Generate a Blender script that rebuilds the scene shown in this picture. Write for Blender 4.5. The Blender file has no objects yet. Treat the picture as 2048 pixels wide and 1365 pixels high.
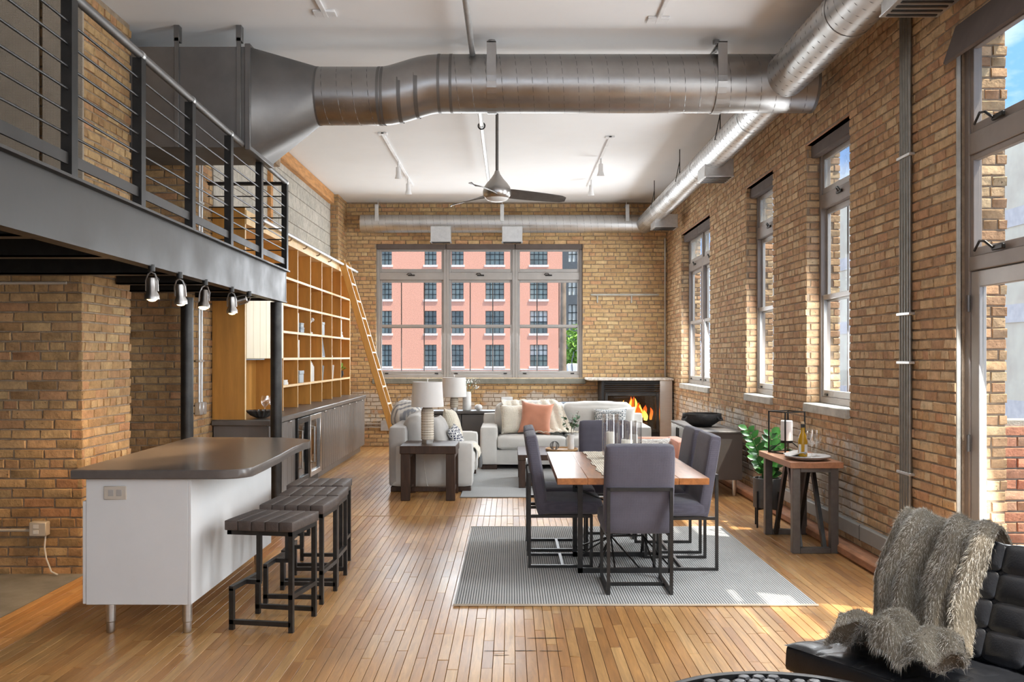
import bpy, bmesh, math, random
from mathutils import Vector, Matrix, noise

# ---------------------------------------------------------------- camera, world, sun, daylight fill lamps, exposure
SC = bpy.context.scene
COL = SC.collection
RND = random.Random(11)
F, CX, CY, EYE = 1850.0, 1022.0, 714.0, 1.55          # focal length in pixels, vanishing point, eye height

cam = bpy.data.cameras.new('camera')
cam.sensor_width = 36.0
cam.lens = F / 2048 * 36
cam.shift_x = (1024 - CX) / 2048
cam.shift_y = (CY - 682.5) / 2048
cam.clip_end = 400
camo = bpy.data.objects.new('camera', cam)
camo.location = (0, 0, EYE)
camo.rotation_euler = (math.pi / 2, 0, 0)
COL.objects.link(camo)
SC.camera = camo

SC.view_settings.view_transform = 'Standard'
SC.view_settings.look = 'None'
SC.view_settings.exposure = 0.66
SC.view_settings.gamma = 1.0
SC.view_settings.use_curve_mapping = False
SC.cycles.max_bounces = 6
SC.cycles.diffuse_bounces = 3
SC.cycles.glossy_bounces = 3
SC.cycles.transmission_bounces = 4
SC.cycles.transparent_max_bounces = 12
SC.cycles.use_adaptive_sampling = True
SC.cycles.adaptive_threshold = 0.09
SC.cycles.adaptive_min_samples = 18
SC.cycles.sample_clamp_indirect = 6.0

def nd(nt, typ, ins=None, **attrs):
    n = nt.nodes.new(typ)
    for k, v in attrs.items():
        setattr(n, k, v)
    for k, v in (ins or {}).items():
        s = n.inputs[k]
        if isinstance(v, bpy.types.NodeSocket):
            nt.links.new(v, s)
        else:
            s.default_value = v
    return n

def c4(c):
    return (c[0], c[1], c[2], 1.0)

world = bpy.data.worlds.new('sky')
SC.world = world
world.use_nodes = True
nt = world.node_tree
nt.nodes.clear()
tc = nd(nt, 'ShaderNodeTexCoord')
mp = nd(nt, 'ShaderNodeMapping', {'Vector': tc.outputs['Generated'], 'Scale': (1.6, 1.6, 4.0)})
nz = nd(nt, 'ShaderNodeTexNoise', {'Vector': mp.outputs[0], 'Scale': 1.7, 'Detail': 8.0, 'Roughness': 0.58})
rp = nd(nt, 'ShaderNodeValToRGB', {'Fac': nz.outputs['Fac']})
rp.color_ramp.elements[0].position = 0.43
rp.color_ramp.elements[0].color = (0.20, 0.42, 0.86, 1)
rp.color_ramp.elements[1].position = 0.58
rp.color_ramp.elements[1].color = (0.92, 0.95, 1.0, 1)
bg = nd(nt, 'ShaderNodeBackground', {'Color': rp.outputs[0], 'Strength': 1.1})
nt.links.new(bg.outputs[0], nd(nt, 'ShaderNodeOutputWorld').inputs[0])

def add_light(name, kind, loc, energy, color=(1, 1, 1), rot=None, size=None, size_y=None, **kw):
    l = bpy.data.lights.new(name, kind)
    l.energy = energy
    l.color = color
    if kind == 'AREA':
        l.shape = 'RECTANGLE'
        l.size = size
        l.size_y = size_y
    for k, v in kw.items():
        setattr(l, k, v)
    o = bpy.data.objects.new(name, l)
    o.location = loc
    if rot:
        o.rotation_euler = rot
    COL.objects.link(o)
    return o

SUN_TO = Vector((0.85, -0.36, 1.9)).normalized()
sun = add_light('sun', 'SUN', (20, 4, 40), 5.6, (1.0, 0.93, 0.82), angle=0.012)
sun.rotation_euler = SUN_TO.to_track_quat('Z', 'Y').to_euler()

# openings of the right wall: (Y0, Y1, Z0, Z1)
WZ0, WZ1 = 1.13, 3.48
WIN_R = [(12.57, 14.69), (9.54, 10.63), (7.38, 8.47)]
DOOR = (4.50, 5.62)
WIN_BACK = [(2.2, 3.3), (0.2, 1.3), (-1.8, -0.7)]  # unseen openings behind the camera, placed for light
XR, XL, YF, ZC = 2.70, -2.97, 16.0, 4.22
DAY = (0.93, 0.97, 1.0)
# area lamps added at each opening, standing in for daylight
for a0, a1 in WIN_R:
    add_light('window_fill_light', 'AREA', (XR + 0.06, (a0 + a1) / 2, (WZ0 + WZ1) / 2), 38 * (a1 - a0), DAY,
              (0, math.radians(72), 0), WZ1 - WZ0 - 0.2, a1 - a0 - 0.5)
add_light('door_fill_light', 'AREA', (XR + 0.02, 5.05, 1.7), 66, DAY, (0, math.radians(76), 0), 2.9, 1.0)
for a0, a1 in WIN_BACK:  # added fill lamps at the unseen openings
    add_light('window_fill_light', 'AREA', (XR + 0.06, (a0 + a1) / 2, (WZ0 + WZ1) / 2), 30, DAY,
              (0, math.radians(90), 0), WZ1 - WZ0 - 0.2, a1 - a0 - 0.1)
add_light('window_fill_light', 'AREA', (-0.55, YF - 0.02, 2.3), 90, DAY, (math.radians(-70), 0, 0), 3.3, 2.1)
add_light('window_fill_light', 'AREA', (-0.2, -2.3, 2.4), 26, DAY, (math.radians(92), 0, 0), 4.2, 2.4)  # added fill lamp from behind the camera, at the unseen back wall

# ---------------------------------------------------------------- helpers: shapes
def proj(x, y, z):
    return CX + F * x / y, CY - F * (z - EYE) / y

class MB:
    """collects shapes; build() links them as ONE mesh object"""
    def __init__(s, off=(0, 0, 0)):
        s.v, s.f, s.o = [], [], Vector(off)
    def add(s, vs, fs, M=None):
        b = len(s.v)
        for p in vs:
            p = Vector(p)
            if M is not None:
                p = M @ p
            s.v.append(p - s.o)
        for f in fs:
            s.f.append([i + b for i in f])
        return s
    def box(s, x0, x1, y0, y1, z0, z1, M=None):
        vs = [(x, y, z) for z in (z0, z1) for y in (y0, y1) for x in (x0, x1)]
        return s.add(vs, [(0, 2, 3, 1), (4, 5, 7, 6), (0, 1, 5, 4), (2, 6, 7, 3), (0, 4, 6, 2), (1, 3, 7, 5)], M)
    def bev(s, x0, x1, y0, y1, z0, z1, b=0.005, M=None):
        lo, hi = (x0, y0, z0), (x1, y1, z1)
        b = min(b, *(abs(hi[i] - lo[i]) * 0.45 for i in range(3)))
        vs, idx = [], {}
        for sx in (0, 1):
            for sy in (0, 1):
                for sz in (0, 1):
                    sg = (sx, sy, sz)
                    for a in range(3):
                        p = [hi[i] if sg[i] else lo[i] for i in range(3)]
                        for i in range(3):
                            if i != a:
                                p[i] += -b if sg[i] else b
                        idx[sg, a] = len(vs)
                        vs.append(p)
        fs = []
        for a in range(3):
            o1, o2 = [i for i in range(3) if i != a]
            for sg in (0, 1):
                q = []
                for (u, w) in ((0, 0), (1, 0), (1, 1), (0, 1)):
                    k = [0, 0, 0]
                    k[a], k[o1], k[o2] = sg, u, w
                    q.append(idx[tuple(k), a])
                fs.append(q)
            for u in (0, 1):
                for w in (0, 1):
                    k0, k1 = [0, 0, 0], [0, 0, 0]
                    k0[o1] = k1[o1] = u
                    k0[o2] = k1[o2] = w
                    k1[a] = 1
                    k0, k1 = tuple(k0), tuple(k1)
                    fs.append((idx[k0, o1], idx[k1, o1], idx[k1, o2], idx[k0, o2]))
        for k in [(x, y, z) for x in (0, 1) for y in (0, 1) for z in (0, 1)]:
            fs.append((idx[k, 0], idx[k, 1], idx[k, 2]))
        return s.add(vs, fs, M)
    def bar(s, p0, p1, w, h=None, up=(0, 0, 1), b=0.0):
        p0, p1 = Vector(p0), Vector(p1)
        d = (p1 - p0)
        L = d.length
        d.normalize()
        up = Vector(up)
        if abs(d.dot(up)) > 0.99:
            up = Vector((0, 1, 0))
        x = d.cross(up).normalized()
        z = x.cross(d)
        M = Matrix((x, d, z)).transposed().to_4x4()
        M.translation = p0
        h = h or w
        if b:
            return s.bev(-w / 2, w / 2, 0, L, -h / 2, h / 2, b, M)
        return s.box(-w / 2, w / 2, 0, L, -h / 2, h / 2, M)
    def tube(s, pts, r, n=8, cap=True, closed=False):
        pts = [Vector(p) for p in pts]
        m = len(pts)
        rs = r if isinstance(r, (list, tuple)) else [r] * m
        T = []
        for i in range(m):
            if closed:
                t = pts[(i + 1) % m] - pts[i - 1]
            else:
                t = pts[min(i + 1, m - 1)] - pts[max(i - 1, 0)]
            T.append(t.normalized())
        u = Vector((0, 0, 1)) if abs(T[0].z) < 0.9 else Vector((1, 0, 0))
        u = (u - T[0] * u.dot(T[0])).normalized()
        vs, fs = [], []
        for i in range(m):
            u = (u - T[i] * u.dot(T[i])).normalized()
            w = T[i].cross(u)
            for k in range(n):
                a = 2 * math.pi * k / n
                vs.append(pts[i] + (u * math.cos(a) + w * math.sin(a)) * rs[i])
        for i in range(m if closed else m - 1):
            j = (i + 1) % m
            for k in range(n):
                k2 = (k + 1) % n
                fs.append((i * n + k, i * n + k2, j * n + k2, j * n + k))
        if cap and not closed:
            fs.append(list(range(n))[::-1])
            fs.append(list(range((m - 1) * n, m * n)))
        return s.add(vs, fs)
    def lathe(s, prof, c=(0, 0, 0), n=24, M=None, sx=1.0, sy=1.0):
        vs, fs = [], []
        m = len(prof)
        for (r, z) in prof:
            for k in range(n):
                a = 2 * math.pi * k / n
                vs.append((c[0] + r * math.cos(a) * sx, c[1] + r * math.sin(a) * sy, c[2] + z))
        for i in range(m - 1):
            for k in range(n):
                k2 = (k + 1) % n
                fs.append((i * n + k, i * n + k2, (i + 1) * n + k2, (i + 1) * n + k))
        if prof[0][0] > 1e-6:
            fs.append(list(range(n))[::-1])
        if prof[-1][0] > 1e-6:
            fs.append(list(range((m - 1) * n, m * n)))
        return s.add(vs, fs, M)
    def prism(s, poly, z0, z1, b=0.0, M=None):
        n = len(poly)
        if b:
            c = Vector((sum(p[0] for p in poly) / n, sum(p[1] for p in poly) / n))
            def ins(p):
                d = c - Vector(p)
                return (Vector(p) + d.normalized() * b)
            inn = [ins(p) for p in poly]
            rings = [(inn, z0), (poly, z0 + b), (poly, z1 - b), (inn, z1)]
        else:
            rings = [(poly, z0), (poly, z1)]
        vs, fs = [], []
        for pl, z in rings:
            vs += [(p[0], p[1], z) for p in pl]
        for i in range(len(rings) - 1):
            for k in range(n):
                k2 = (k + 1) % n
                fs.append((i * n + k, i * n + k2, (i + 1) * n + k2, (i + 1) * n + k))
        fs.append(list(range(n))[::-1])
        fs.append(list(range((len(rings) - 1) * n, len(rings) * n)))
        return s.add(vs, fs, M)
    def grid(s, fn, nu, nv, thick=0.0, M=None):
        P = [[Vector(fn(i / nu, j / nv)) for j in range(nv + 1)] for i in range(nu + 1)]
        vs = [p for row in P for p in row]
        W = nv + 1
        fs = [(i * W + j, (i + 1) * W + j, (i + 1) * W + j + 1, i * W + j + 1) for i in range(nu) for j in range(nv)]
        if thick:
            N = len(vs)
            for i in range(nu + 1):
                for j in range(nv + 1):
                    a = P[min(i + 1, nu)][j] - P[max(i - 1, 0)][j]
                    b = P[i][min(j + 1, nv)] - P[i][max(j - 1, 0)]
                    nrm = a.cross(b)
                    nrm = nrm.normalized() if nrm.length > 1e-9 else Vector((0, 0, 1))
                    vs.append(P[i][j] - nrm * thick)
            fs += [tuple(N + q for q in f[::-1]) for f in list(fs)]
            rim = [i * W for i in range(nu + 1)] + [nu * W + j for j in range(1, nv + 1)] + \
                  [i * W + nv for i in range(nu - 1, -1, -1)] + [j for j in range(nv - 1, 0, -1)]
            for k in range(len(rim)):
                a, b = rim[k], rim[(k + 1) % len(rim)]
                fs.append((a, N + a, N + b, b))
        return s.add(vs, fs, M)
    def rbox(s, x0, x1, y0, y1, z0, z1, r=0.04, bulge=0.0, n=7, M=None, jit=0.0):
        """soft rounded block: cushions, upholstery"""
        c = Vector(((x0 + x1) / 2, (y0 + y1) / 2, (z0 + z1) / 2))
        h = Vector(((x1 - x0) / 2, (y1 - y0) / 2, (z1 - z0) / 2))
        r = min(r, h.x, h.y, h.z)
        vs, fs, key = [], [], {}
        def cs(t):                                       # finer near the edges
            return math.copysign(abs(t) ** 0.6, t)
        def vert(i, j, k):
            if (i, j, k) in key:
                return key[i, j, k]
            q = Vector((cs(2 * i / n - 1), cs(2 * j / n - 1), cs(2 * k / n - 1)))
            p = Vector((q.x * h.x, q.y * h.y, q.z * h.z))
            core = Vector([max(-(h[a] - r), min(h[a] - r, p[a])) for a in range(3)])
            d = p - core
            if d.length > 1e-9:
                p = core + d.normalized() * r
            if bulge:
                for a in range(3):
                    o1, o2 = [b for b in range(3) if b != a]
                    if abs(q[a]) > 0.999:
                        p[a] += math.copysign(bulge * (1 - q[o1] ** 2) * (1 - q[o2] ** 2), q[a])
            if jit:
                nv = noise.noise_vector((p + c) * 6.0)
                p += nv * jit
            key[i, j, k] = len(vs)
            vs.append(p + c)
            return key[i, j, k]
        for a in range(3):
            o1, o2 = [b for b in range(3) if b != a]
            for side in (0, n):
                for u in range(n):
                    for w in range(n):
                        q = []
                        for (du, dw) in ((0, 0), (1, 0), (1, 1), (0, 1)):
                            k = [0, 0, 0]
                            k[a], k[o1], k[o2] = side, u + du, w + dw
                            q.append(vert(*k))
                        fs.append(q)
        return s.add(vs, fs, M)
    def pillow(s, w, h, t, M=None, n=12, pinch=0.10):
        """square scatter cushion in the local xz plane, thickness along y"""
        vs, fs, key = [], [], {}
        for sd in (1, -1):
            for i in range(n + 1):
                for j in range(n + 1):
                    u, v = 2 * i / n - 1, 2 * j / n - 1
                    edge = i in (0, n) or j in (0, n)
                    if edge and sd == -1:
                        key[sd, i, j] = key[1, i, j]
                        continue
                    x = u * (1 - pinch * (1 - v * v) * abs(u) ** 3 * 0 - pinch * (1 - abs(v) ** 2) * 0.6) * w / 2
                    z = v * (1 - pinch * (1 - abs(u) ** 2) * 0.6) * h / 2
                    y = sd * t / 2 * ((1 - u ** 4) * (1 - v ** 4)) ** 0.55
                    if not edge:
                        y += 0.012 * noise.noise(Vector((u * 2, v * 2, sd * 3 + w * 7)))
                    key[sd, i, j] = len(vs)
                    vs.append((x, y, z))
        for sd in (1, -1):
            for i in range(n):
                for j in range(n):
                    q = [key[sd, i, j], key[sd, i + 1, j], key[sd, i + 1, j + 1], key[sd, i, j + 1]]
                    fs.append(q if sd == -1 else q[::-1])
        return s.add(vs, fs, M)
    def leaf(s, base, d, up, L, W, fold=0.25, droop=0.15):
        d, up = Vector(d).normalized(), Vector(up)
        x = d.cross(up)
        x = x.normalized() if x.length > 1e-4 else Vector((1, 0, 0))
        n = x.cross(d)
        b = Vector(base)
        pts = []
        for t, w in ((0.0, 0.0), (0.25, 0.8), (0.55, 1.0), (0.82, 0.6), (1.0, 0.0)):
            m = b + d * (L * t) - n * (droop * L * t * t)
            if w == 0:
                pts.append(m)
            else:
                pts += [m - x * (W * w / 2) + n * (fold * W * w / 2), m, m + x * (W * w / 2) + n * (fold * W * w / 2)]
        return s.add(pts, [(0, 2, 1), (0, 3, 2), (1, 2, 5, 4), (2, 3, 6, 5), (4, 5, 8, 7), (5, 6, 9, 8), (7, 8, 10), (8, 9, 10)])
    def build(s, name, mat, parent=None, kind=None, label=None, angle=38, recalc=True):
        me = bpy.data.meshes.new(name)
        me.from_pydata([tuple(p) for p in s.v], [], s.f)
        if recalc:
            bm = bmesh.new()
            bm.from_mesh(me)
            bmesh.ops.recalc_face_normals(bm, faces=bm.faces)
            bm.to_mesh(me)
            bm.free()
        me.polygons.foreach_set('use_smooth', [True] * len(me.polygons))
        me.set_sharp_from_angle(angle=math.radians(angle))
        me.materials.append(M[mat] if isinstance(mat, str) else mat)
        o = bpy.data.objects.new(name, me)
        COL.objects.link(o)
        if parent is not None:
            o.parent = parent
        if kind:
            o['kind'] = kind
        if label:
            o['label'] = label
        return o

def thing(name, label, cat, loc=(0, 0, 0), rz=0.0, group=None):
    o = bpy.data.objects.new(name, None)
    o.empty_display_size = 0.1
    o.location = loc
    o.rotation_euler = (0, 0, rz)
    o['label'] = label
    o['category'] = cat
    if group:
        o['group'] = group
    COL.objects.link(o)
    return o

def tag(o, label, cat, group=None):
    o['label'] = label
    o['category'] = cat
    if group:
        o['group'] = group
    return o

def place(o, loc):
    """move a one-mesh thing's origin to its base without moving the mesh"""
    o.location = loc
    return o

def struct(name):
    o = bpy.data.objects.new(name, None)
    o['kind'] = 'structure'
    COL.objects.link(o)
    return o

def dup(root, loc, rz, label):
    r = root.copy()
    COL.objects.link(r)
    r.location = loc
    r.rotation_euler = (0, 0, rz)
    r['label'] = label
    for ch in list(root.children):
        c = ch.copy()
        COL.objects.link(c)
        c.parent = r
        for g in list(ch.children):
            d = g.copy()
            COL.objects.link(d)
            d.parent = c
    return r

def arc(cx, cy, r, a0, a1, n):
    return [(cx + r * math.cos(math.radians(a0 + (a1 - a0) * i / n)), cy + r * math.sin(math.radians(a0 + (a1 - a0) * i / n))) for i in range(n + 1)]

def RZ(deg, loc=(0, 0, 0)):
    return Matrix.Translation(Vector(loc)) @ Matrix.Rotation(math.radians(deg), 4, 'Z')

def RX(deg):
    return Matrix.Rotation(math.radians(deg), 4, 'X')

def RY(deg):
    return Matrix.Rotation(math.radians(deg), 4, 'Y')

# ---------------------------------------------------------------- materials
M = {}

def base_mat(name):
    m = bpy.data.materials.new(name)
    m.use_nodes = True
    nt = m.node_tree
    nt.nodes.clear()
    out = nd(nt, 'ShaderNodeOutputMaterial')
    b = nd(nt, 'ShaderNodeBsdfPrincipled')
    nt.links.new(b.outputs[0], out.inputs[0])
    M[name] = m
    return nt, b, out

def mat(name, col, rough=0.5, metal=0.0, var=0.12, scale=6.0, stretch=(1, 1, 1), bump=0.0, bscale=60.0, coat=0.0,
        sheen=0.0, spec=0.5, col2=None, rvar=0.0):
    nt, b, out = base_mat(name)
    tc = nd(nt, 'ShaderNodeTexCoord')
    mp = nd(nt, 'ShaderNodeMapping', {'Vector': tc.outputs['Object'], 'Scale': stretch})
    nz = nd(nt, 'ShaderNodeTexNoise', {'Vector': mp.outputs[0], 'Scale': scale, 'Detail': 6.0, 'Roughness': 0.6})
    rp = nd(nt, 'ShaderNodeValToRGB', {'Fac': nz.outputs['Fac']})
    rp.color_ramp.elements[0].position = 0.3
    rp.color_ramp.elements[1].position = 0.7
    rp.color_ramp.elements[0].color = c4([c * (1 - var) for c in col])
    rp.color_ramp.elements[1].color = c4(col2 or [min(1, c * (1 + var)) for c in col])
    nt.links.new(rp.outputs[0], b.inputs['Base Color'])
    b.inputs['Roughness'].default_value = rough
    b.inputs['Metallic'].default_value = metal
    b.inputs['Coat Weight'].default_value = coat
    b.inputs['Coat Roughness'].default_value = 0.15
    b.inputs['Sheen Weight'].default_value = sheen
    b.inputs['Specular IOR Level'].default_value = spec
    if rvar:
        mr = nd(nt, 'ShaderNodeMapRange', {'Value': nz.outputs['Fac'], 1: 0.3, 2: 0.7, 3: max(0.02, rough - rvar), 4: rough + rvar})
        nt.links.new(mr.outputs[0], b.inputs['Roughness'])
    if bump:
        n2 = nd(nt, 'ShaderNodeTexNoise', {'Vector': mp.outputs[0], 'Scale': bscale, 'Detail': 4.0})
        bp = nd(nt, 'ShaderNodeBump', {'Height': n2.outputs['Fac'], 'Strength': bump, 'Distance': 0.01})
        nt.links.new(bp.outputs[0], b.inputs['Normal'])
    return M[name]

def fabric(name, col, scale=260.0, var=0.18, bump=0.35, rough=0.9, sheen=0.25):
    """two crossed thread waves plus soft blotches"""
    nt, b, out = base_mat(name)
    tc = nd(nt, 'ShaderNodeTexCoord')
    hs = []
    for ax in ('X', 'Z'):
        w = nd(nt, 'ShaderNodeTexWave', {'Vector': tc.outputs['Object'], 'Scale': scale / 6.283, 'Distortion': 1.5, 'Detail': 2.0, 'Detail Scale': 2.0},
               wave_type='BANDS', bands_direction=ax)
        hs.append(w.outputs['Fac'])
    mx = nd(nt, 'ShaderNodeMath', {0: hs[0], 1: hs[1]}, operation='ADD')
    nz = nd(nt, 'ShaderNodeTexNoise', {'Vector': tc.outputs['Object'], 'Scale': 7.0, 'Detail': 5.0})
    ad = nd(nt, 'ShaderNodeMath', {0: mx.outputs[0], 1: 0.35, 2: nz.outputs['Fac']}, operation='MULTIPLY_ADD')
    rp = nd(nt, 'ShaderNodeValToRGB', {'Fac': ad.outputs[0]})
    rp.color_ramp.elements[0].position = 0.45
    rp.color_ramp.elements[1].position = 1.15 if False else 1.0
    rp.color_ramp.elements[0].color = c4([c * (1 - var) for c in col])
    rp.color_ramp.elements[1].color = c4([min(1, c * (1 + var)) for c in col])
    nt.links.new(rp.outputs[0], b.inputs['Base Color'])
    bp = nd(nt, 'ShaderNodeBump', {'Height': mx.outputs[0], 'Strength': bump, 'Distance': 0.003})
    nt.links.new(bp.outputs[0], b.inputs['Normal'])
    b.inputs['Roughness'].default_value = rough
    b.inputs['Sheen Weight'].default_value = sheen
    return M[name]

def glass(name, tint=(1, 1, 1), refl=0.07, dirt=0.0):
    m = bpy.data.materials.new(name)
    m.use_nodes = True
    nt = m.node_tree
    nt.nodes.clear()
    out = nd(nt, 'ShaderNodeOutputMaterial')
    tr = nd(nt, 'ShaderNodeBsdfTransparent', {'Color': c4(tint)})
    gl = nd(nt, 'ShaderNodeBsdfGlossy', {'Color': (1, 1, 1, 1), 'Roughness': 0.02})
    lw = nd(nt, 'ShaderNodeLayerWeight', {'Blend': 0.25})
    mr = nd(nt, 'ShaderNodeMapRange', {'Value': lw.outputs['Facing'], 1: 0.0, 2: 1.0, 3: refl * 0.5, 4: refl * 4})
    mx = nd(nt, 'ShaderNodeMixShader', {0: mr.outputs[0], 1: tr.outputs[0], 2: gl.outputs[0]})
    last = mx.outputs[0]
    if dirt:
        df = nd(nt, 'ShaderNodeBsdfDiffuse', {'Color': (0.85, 0.88, 0.86, 1)})
        tc = nd(nt, 'ShaderNodeTexCoord')
        nz = nd(nt, 'ShaderNodeTexNoise', {'Vector': tc.outputs['Object'], 'Scale': 3.0, 'Detail': 4.0})
        m2 = nd(nt, 'ShaderNodeMath', {0: nz.outputs['Fac'], 1: dirt}, operation='MULTIPLY')
        mx2 = nd(nt, 'ShaderNodeMixShader', {0: m2.outputs[0], 1: last, 2: df.outputs[0]})
        last = mx2.outputs[0]
    nt.links.new(last, out.inputs[0])
    M[name] = m
    return m

def brick_mat(name, single, tones, wash=0.0, zlo=0.2, zhi=1.25, rough=0.9, ymin=None):
    """fired clay: one random tone for each brick, blotches, pits; old limewash remnants"""
    nt, b, out = base_mat(name)
    geo = nd(nt, 'ShaderNodeNewGeometry')
    rnd = nd(nt, 'ShaderNodeObjectInfo').outputs['Random'] if single else geo.outputs['Random Per Island']
    rp = nd(nt, 'ShaderNodeValToRGB', {'Fac': rnd})
    els = rp.color_ramp.elements
    while len(els) < len(tones):
        els.new(0.5)
    for i, t in enumerate(tones):
        els[i].position = i / (len(tones) - 1)
        els[i].color = c4(t)
    nz = nd(nt, 'ShaderNodeTexNoise', {'Vector': geo.outputs['Position'], 'Scale': 14.0, 'Detail': 8.0, 'Roughness': 0.7})
    mr = nd(nt, 'ShaderNodeMapRange', {'Value': nz.outputs['Fac'], 1: 0.25, 2: 0.75, 3: 0.62, 4: 1.32})
    mul = nd(nt, 'ShaderNodeVectorMath', {0: rp.outputs[0], 1: mr.outputs[0]}, operation='MULTIPLY')
    col = mul.outputs[0]
    # pits and dark spots
    vo = nd(nt, 'ShaderNodeTexNoise', {'Vector': geo.outputs['Position'], 'Scale': 60.0, 'Detail': 2.0})
    pit = nd(nt, 'ShaderNodeMapRange', {'Value': vo.outputs['Fac'], 1: 0.68, 2: 0.74, 3: 0.0, 4: 0.75})
    mxp = nd(nt, 'ShaderNodeMix', {'Factor': pit.outputs[0], 6: col, 7: (0.05, 0.035, 0.025, 1)}, data_type='RGBA')
    col = mxp.outputs[2]
    if wash:
        n2 = nd(nt, 'ShaderNodeTexNoise', {'Vector': geo.outputs['Position'], 'Scale': 2.3, 'Detail': 9.0, 'Roughness': 0.72})
        sp = nd(nt, 'ShaderNodeSeparateXYZ', {0: geo.outputs['Position']})
        zr = nd(nt, 'ShaderNodeMapRange', {'Value': sp.outputs['Z'], 1: zhi - 0.35, 2: zhi, 3: wash, 4: 0.0})
        zr2 = nd(nt, 'ShaderNodeMapRange', {'Value': sp.outputs['Z'], 1: zlo - 0.2, 2: zlo + 0.15, 3: 0.0, 4: 1.0})
        zz = nd(nt, 'ShaderNodeMath', {0: zr.outputs[0], 1: zr2.outputs[0]}, operation='MULTIPLY')
        if ymin is not None:
            yr = nd(nt, 'ShaderNodeMapRange', {'Value': sp.outputs['Y'], 1: ymin, 2: ymin + 0.35, 3: 0.0, 4: 1.0})
            zz = nd(nt, 'ShaderNodeMath', {0: zz.outputs[0], 1: yr.outputs[0]}, operation='MULTIPLY')
        th = nd(nt, 'ShaderNodeMath', {0: n2.outputs['Fac'], 1: zz.outputs[0]}, operation='MULTIPLY')
        mk = nd(nt, 'ShaderNodeMapRange', {'Value': th.outputs[0], 1: 0.48, 2: 0.56, 3: 0.0, 4: 0.85})
        mxw = nd(nt, 'ShaderNodeMix', {'Factor': mk.outputs[0], 6: col, 7: (0.62, 0.58, 0.52, 1)}, data_type='RGBA')
        col = mxw.outputs[2]
    nt.links.new(col, b.inputs['Base Color'])
    b.inputs['Roughness'].default_value = rough
    b.inputs['Specular IOR Level'].default_value = 0.25
    nb = nd(nt, 'ShaderNodeTexNoise', {'Vector': geo.outputs['Position'], 'Scale': 45.0, 'Detail': 6.0})
    bp = nd(nt, 'ShaderNodeBump', {'Height': nb.outputs['Fac'], 'Strength': 0.5, 'Distance': 0.012})
    nt.links.new(bp.outputs[0], b.inputs['Normal'])

def plank_mat(name, single, tones, axis='Y', rough=0.37, coat=0.14, gscale=26.0):
    """strip wood: one tone for each strip, long grain, a worn satin varnish"""
    nt, b, out = base_mat(name)
    geo = nd(nt, 'ShaderNodeNewGeometry')
    rnd = nd(nt, 'ShaderNodeObjectInfo').outputs['Random'] if single else geo.outputs['Random Per Island']
    rp = nd(nt, 'ShaderNodeValToRGB', {'Fac': rnd})
    els = rp.color_ramp.elements
    while len(els) < len(tones):
        els.new(0.5)
    for i, t in enumerate(tones):
        els[i].position = i / (len(tones) - 1)
        els[i].color = c4(t)
    sc = {'X': (0.09, 1, 1), 'Y': (1, 0.09, 1), 'Z': (1, 1, 0.09)}[axis]
    mp = nd(nt, 'ShaderNodeMapping', {'Vector': geo.outputs['Position'], 'Scale': sc})
    w = nd(nt, 'ShaderNodeMath', {0: rnd, 1: 91.0}, operation='MULTIPLY')
    nz = nd(nt, 'ShaderNodeTexNoise', {'Vector': mp.outputs[0], 'W': w.outputs[0], 'Scale': gscale, 'Detail': 7.0, 'Roughness': 0.65, 'Distortion': 1.2}, noise_dimensions='4D')
    mr = nd(nt, 'ShaderNodeMapRange', {'Value': nz.outputs['Fac'], 1: 0.3, 2: 0.72, 3: 0.68, 4: 1.22})
    mul = nd(nt, 'ShaderNodeVectorMath', {0: rp.outputs[0], 1: mr.outputs[0]}, operation='MULTIPLY')
    n2 = nd(nt, 'ShaderNodeTexNoise', {'Vector': geo.outputs['Position'], 'Scale': 0.9, 'Detail': 5.0})
    ag = nd(nt, 'ShaderNodeMapRange', {'Value': n2.outputs['Fac'], 1: 0.35, 2: 0.68, 3: 0.82, 4: 1.12})
    mul2 = nd(nt, 'ShaderNodeVectorMath', {0: mul.outputs[0], 1: ag.outputs[0]}, operation='MULTIPLY')
    nt.links.new(mul2.outputs[0], b.inputs['Base Color'])
    rr = nd(nt, 'ShaderNodeMapRange', {'Value': n2.outputs['Fac'], 1: 0.3, 2: 0.7, 3: rough - 0.08, 4: rough + 0.1})
    nt.links.new(rr.outputs[0], b.inputs['Roughness'])
    b.inputs['Coat Weight'].default_value = coat
    b.inputs['Coat Roughness'].default_value = 0.22
    bp = nd(nt, 'ShaderNodeBump', {'Height': nz.outputs['Fac'], 'Strength': 0.12, 'Distance': 0.004})
    nt.links.new(bp.outputs[0], b.inputs['Normal'])

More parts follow.
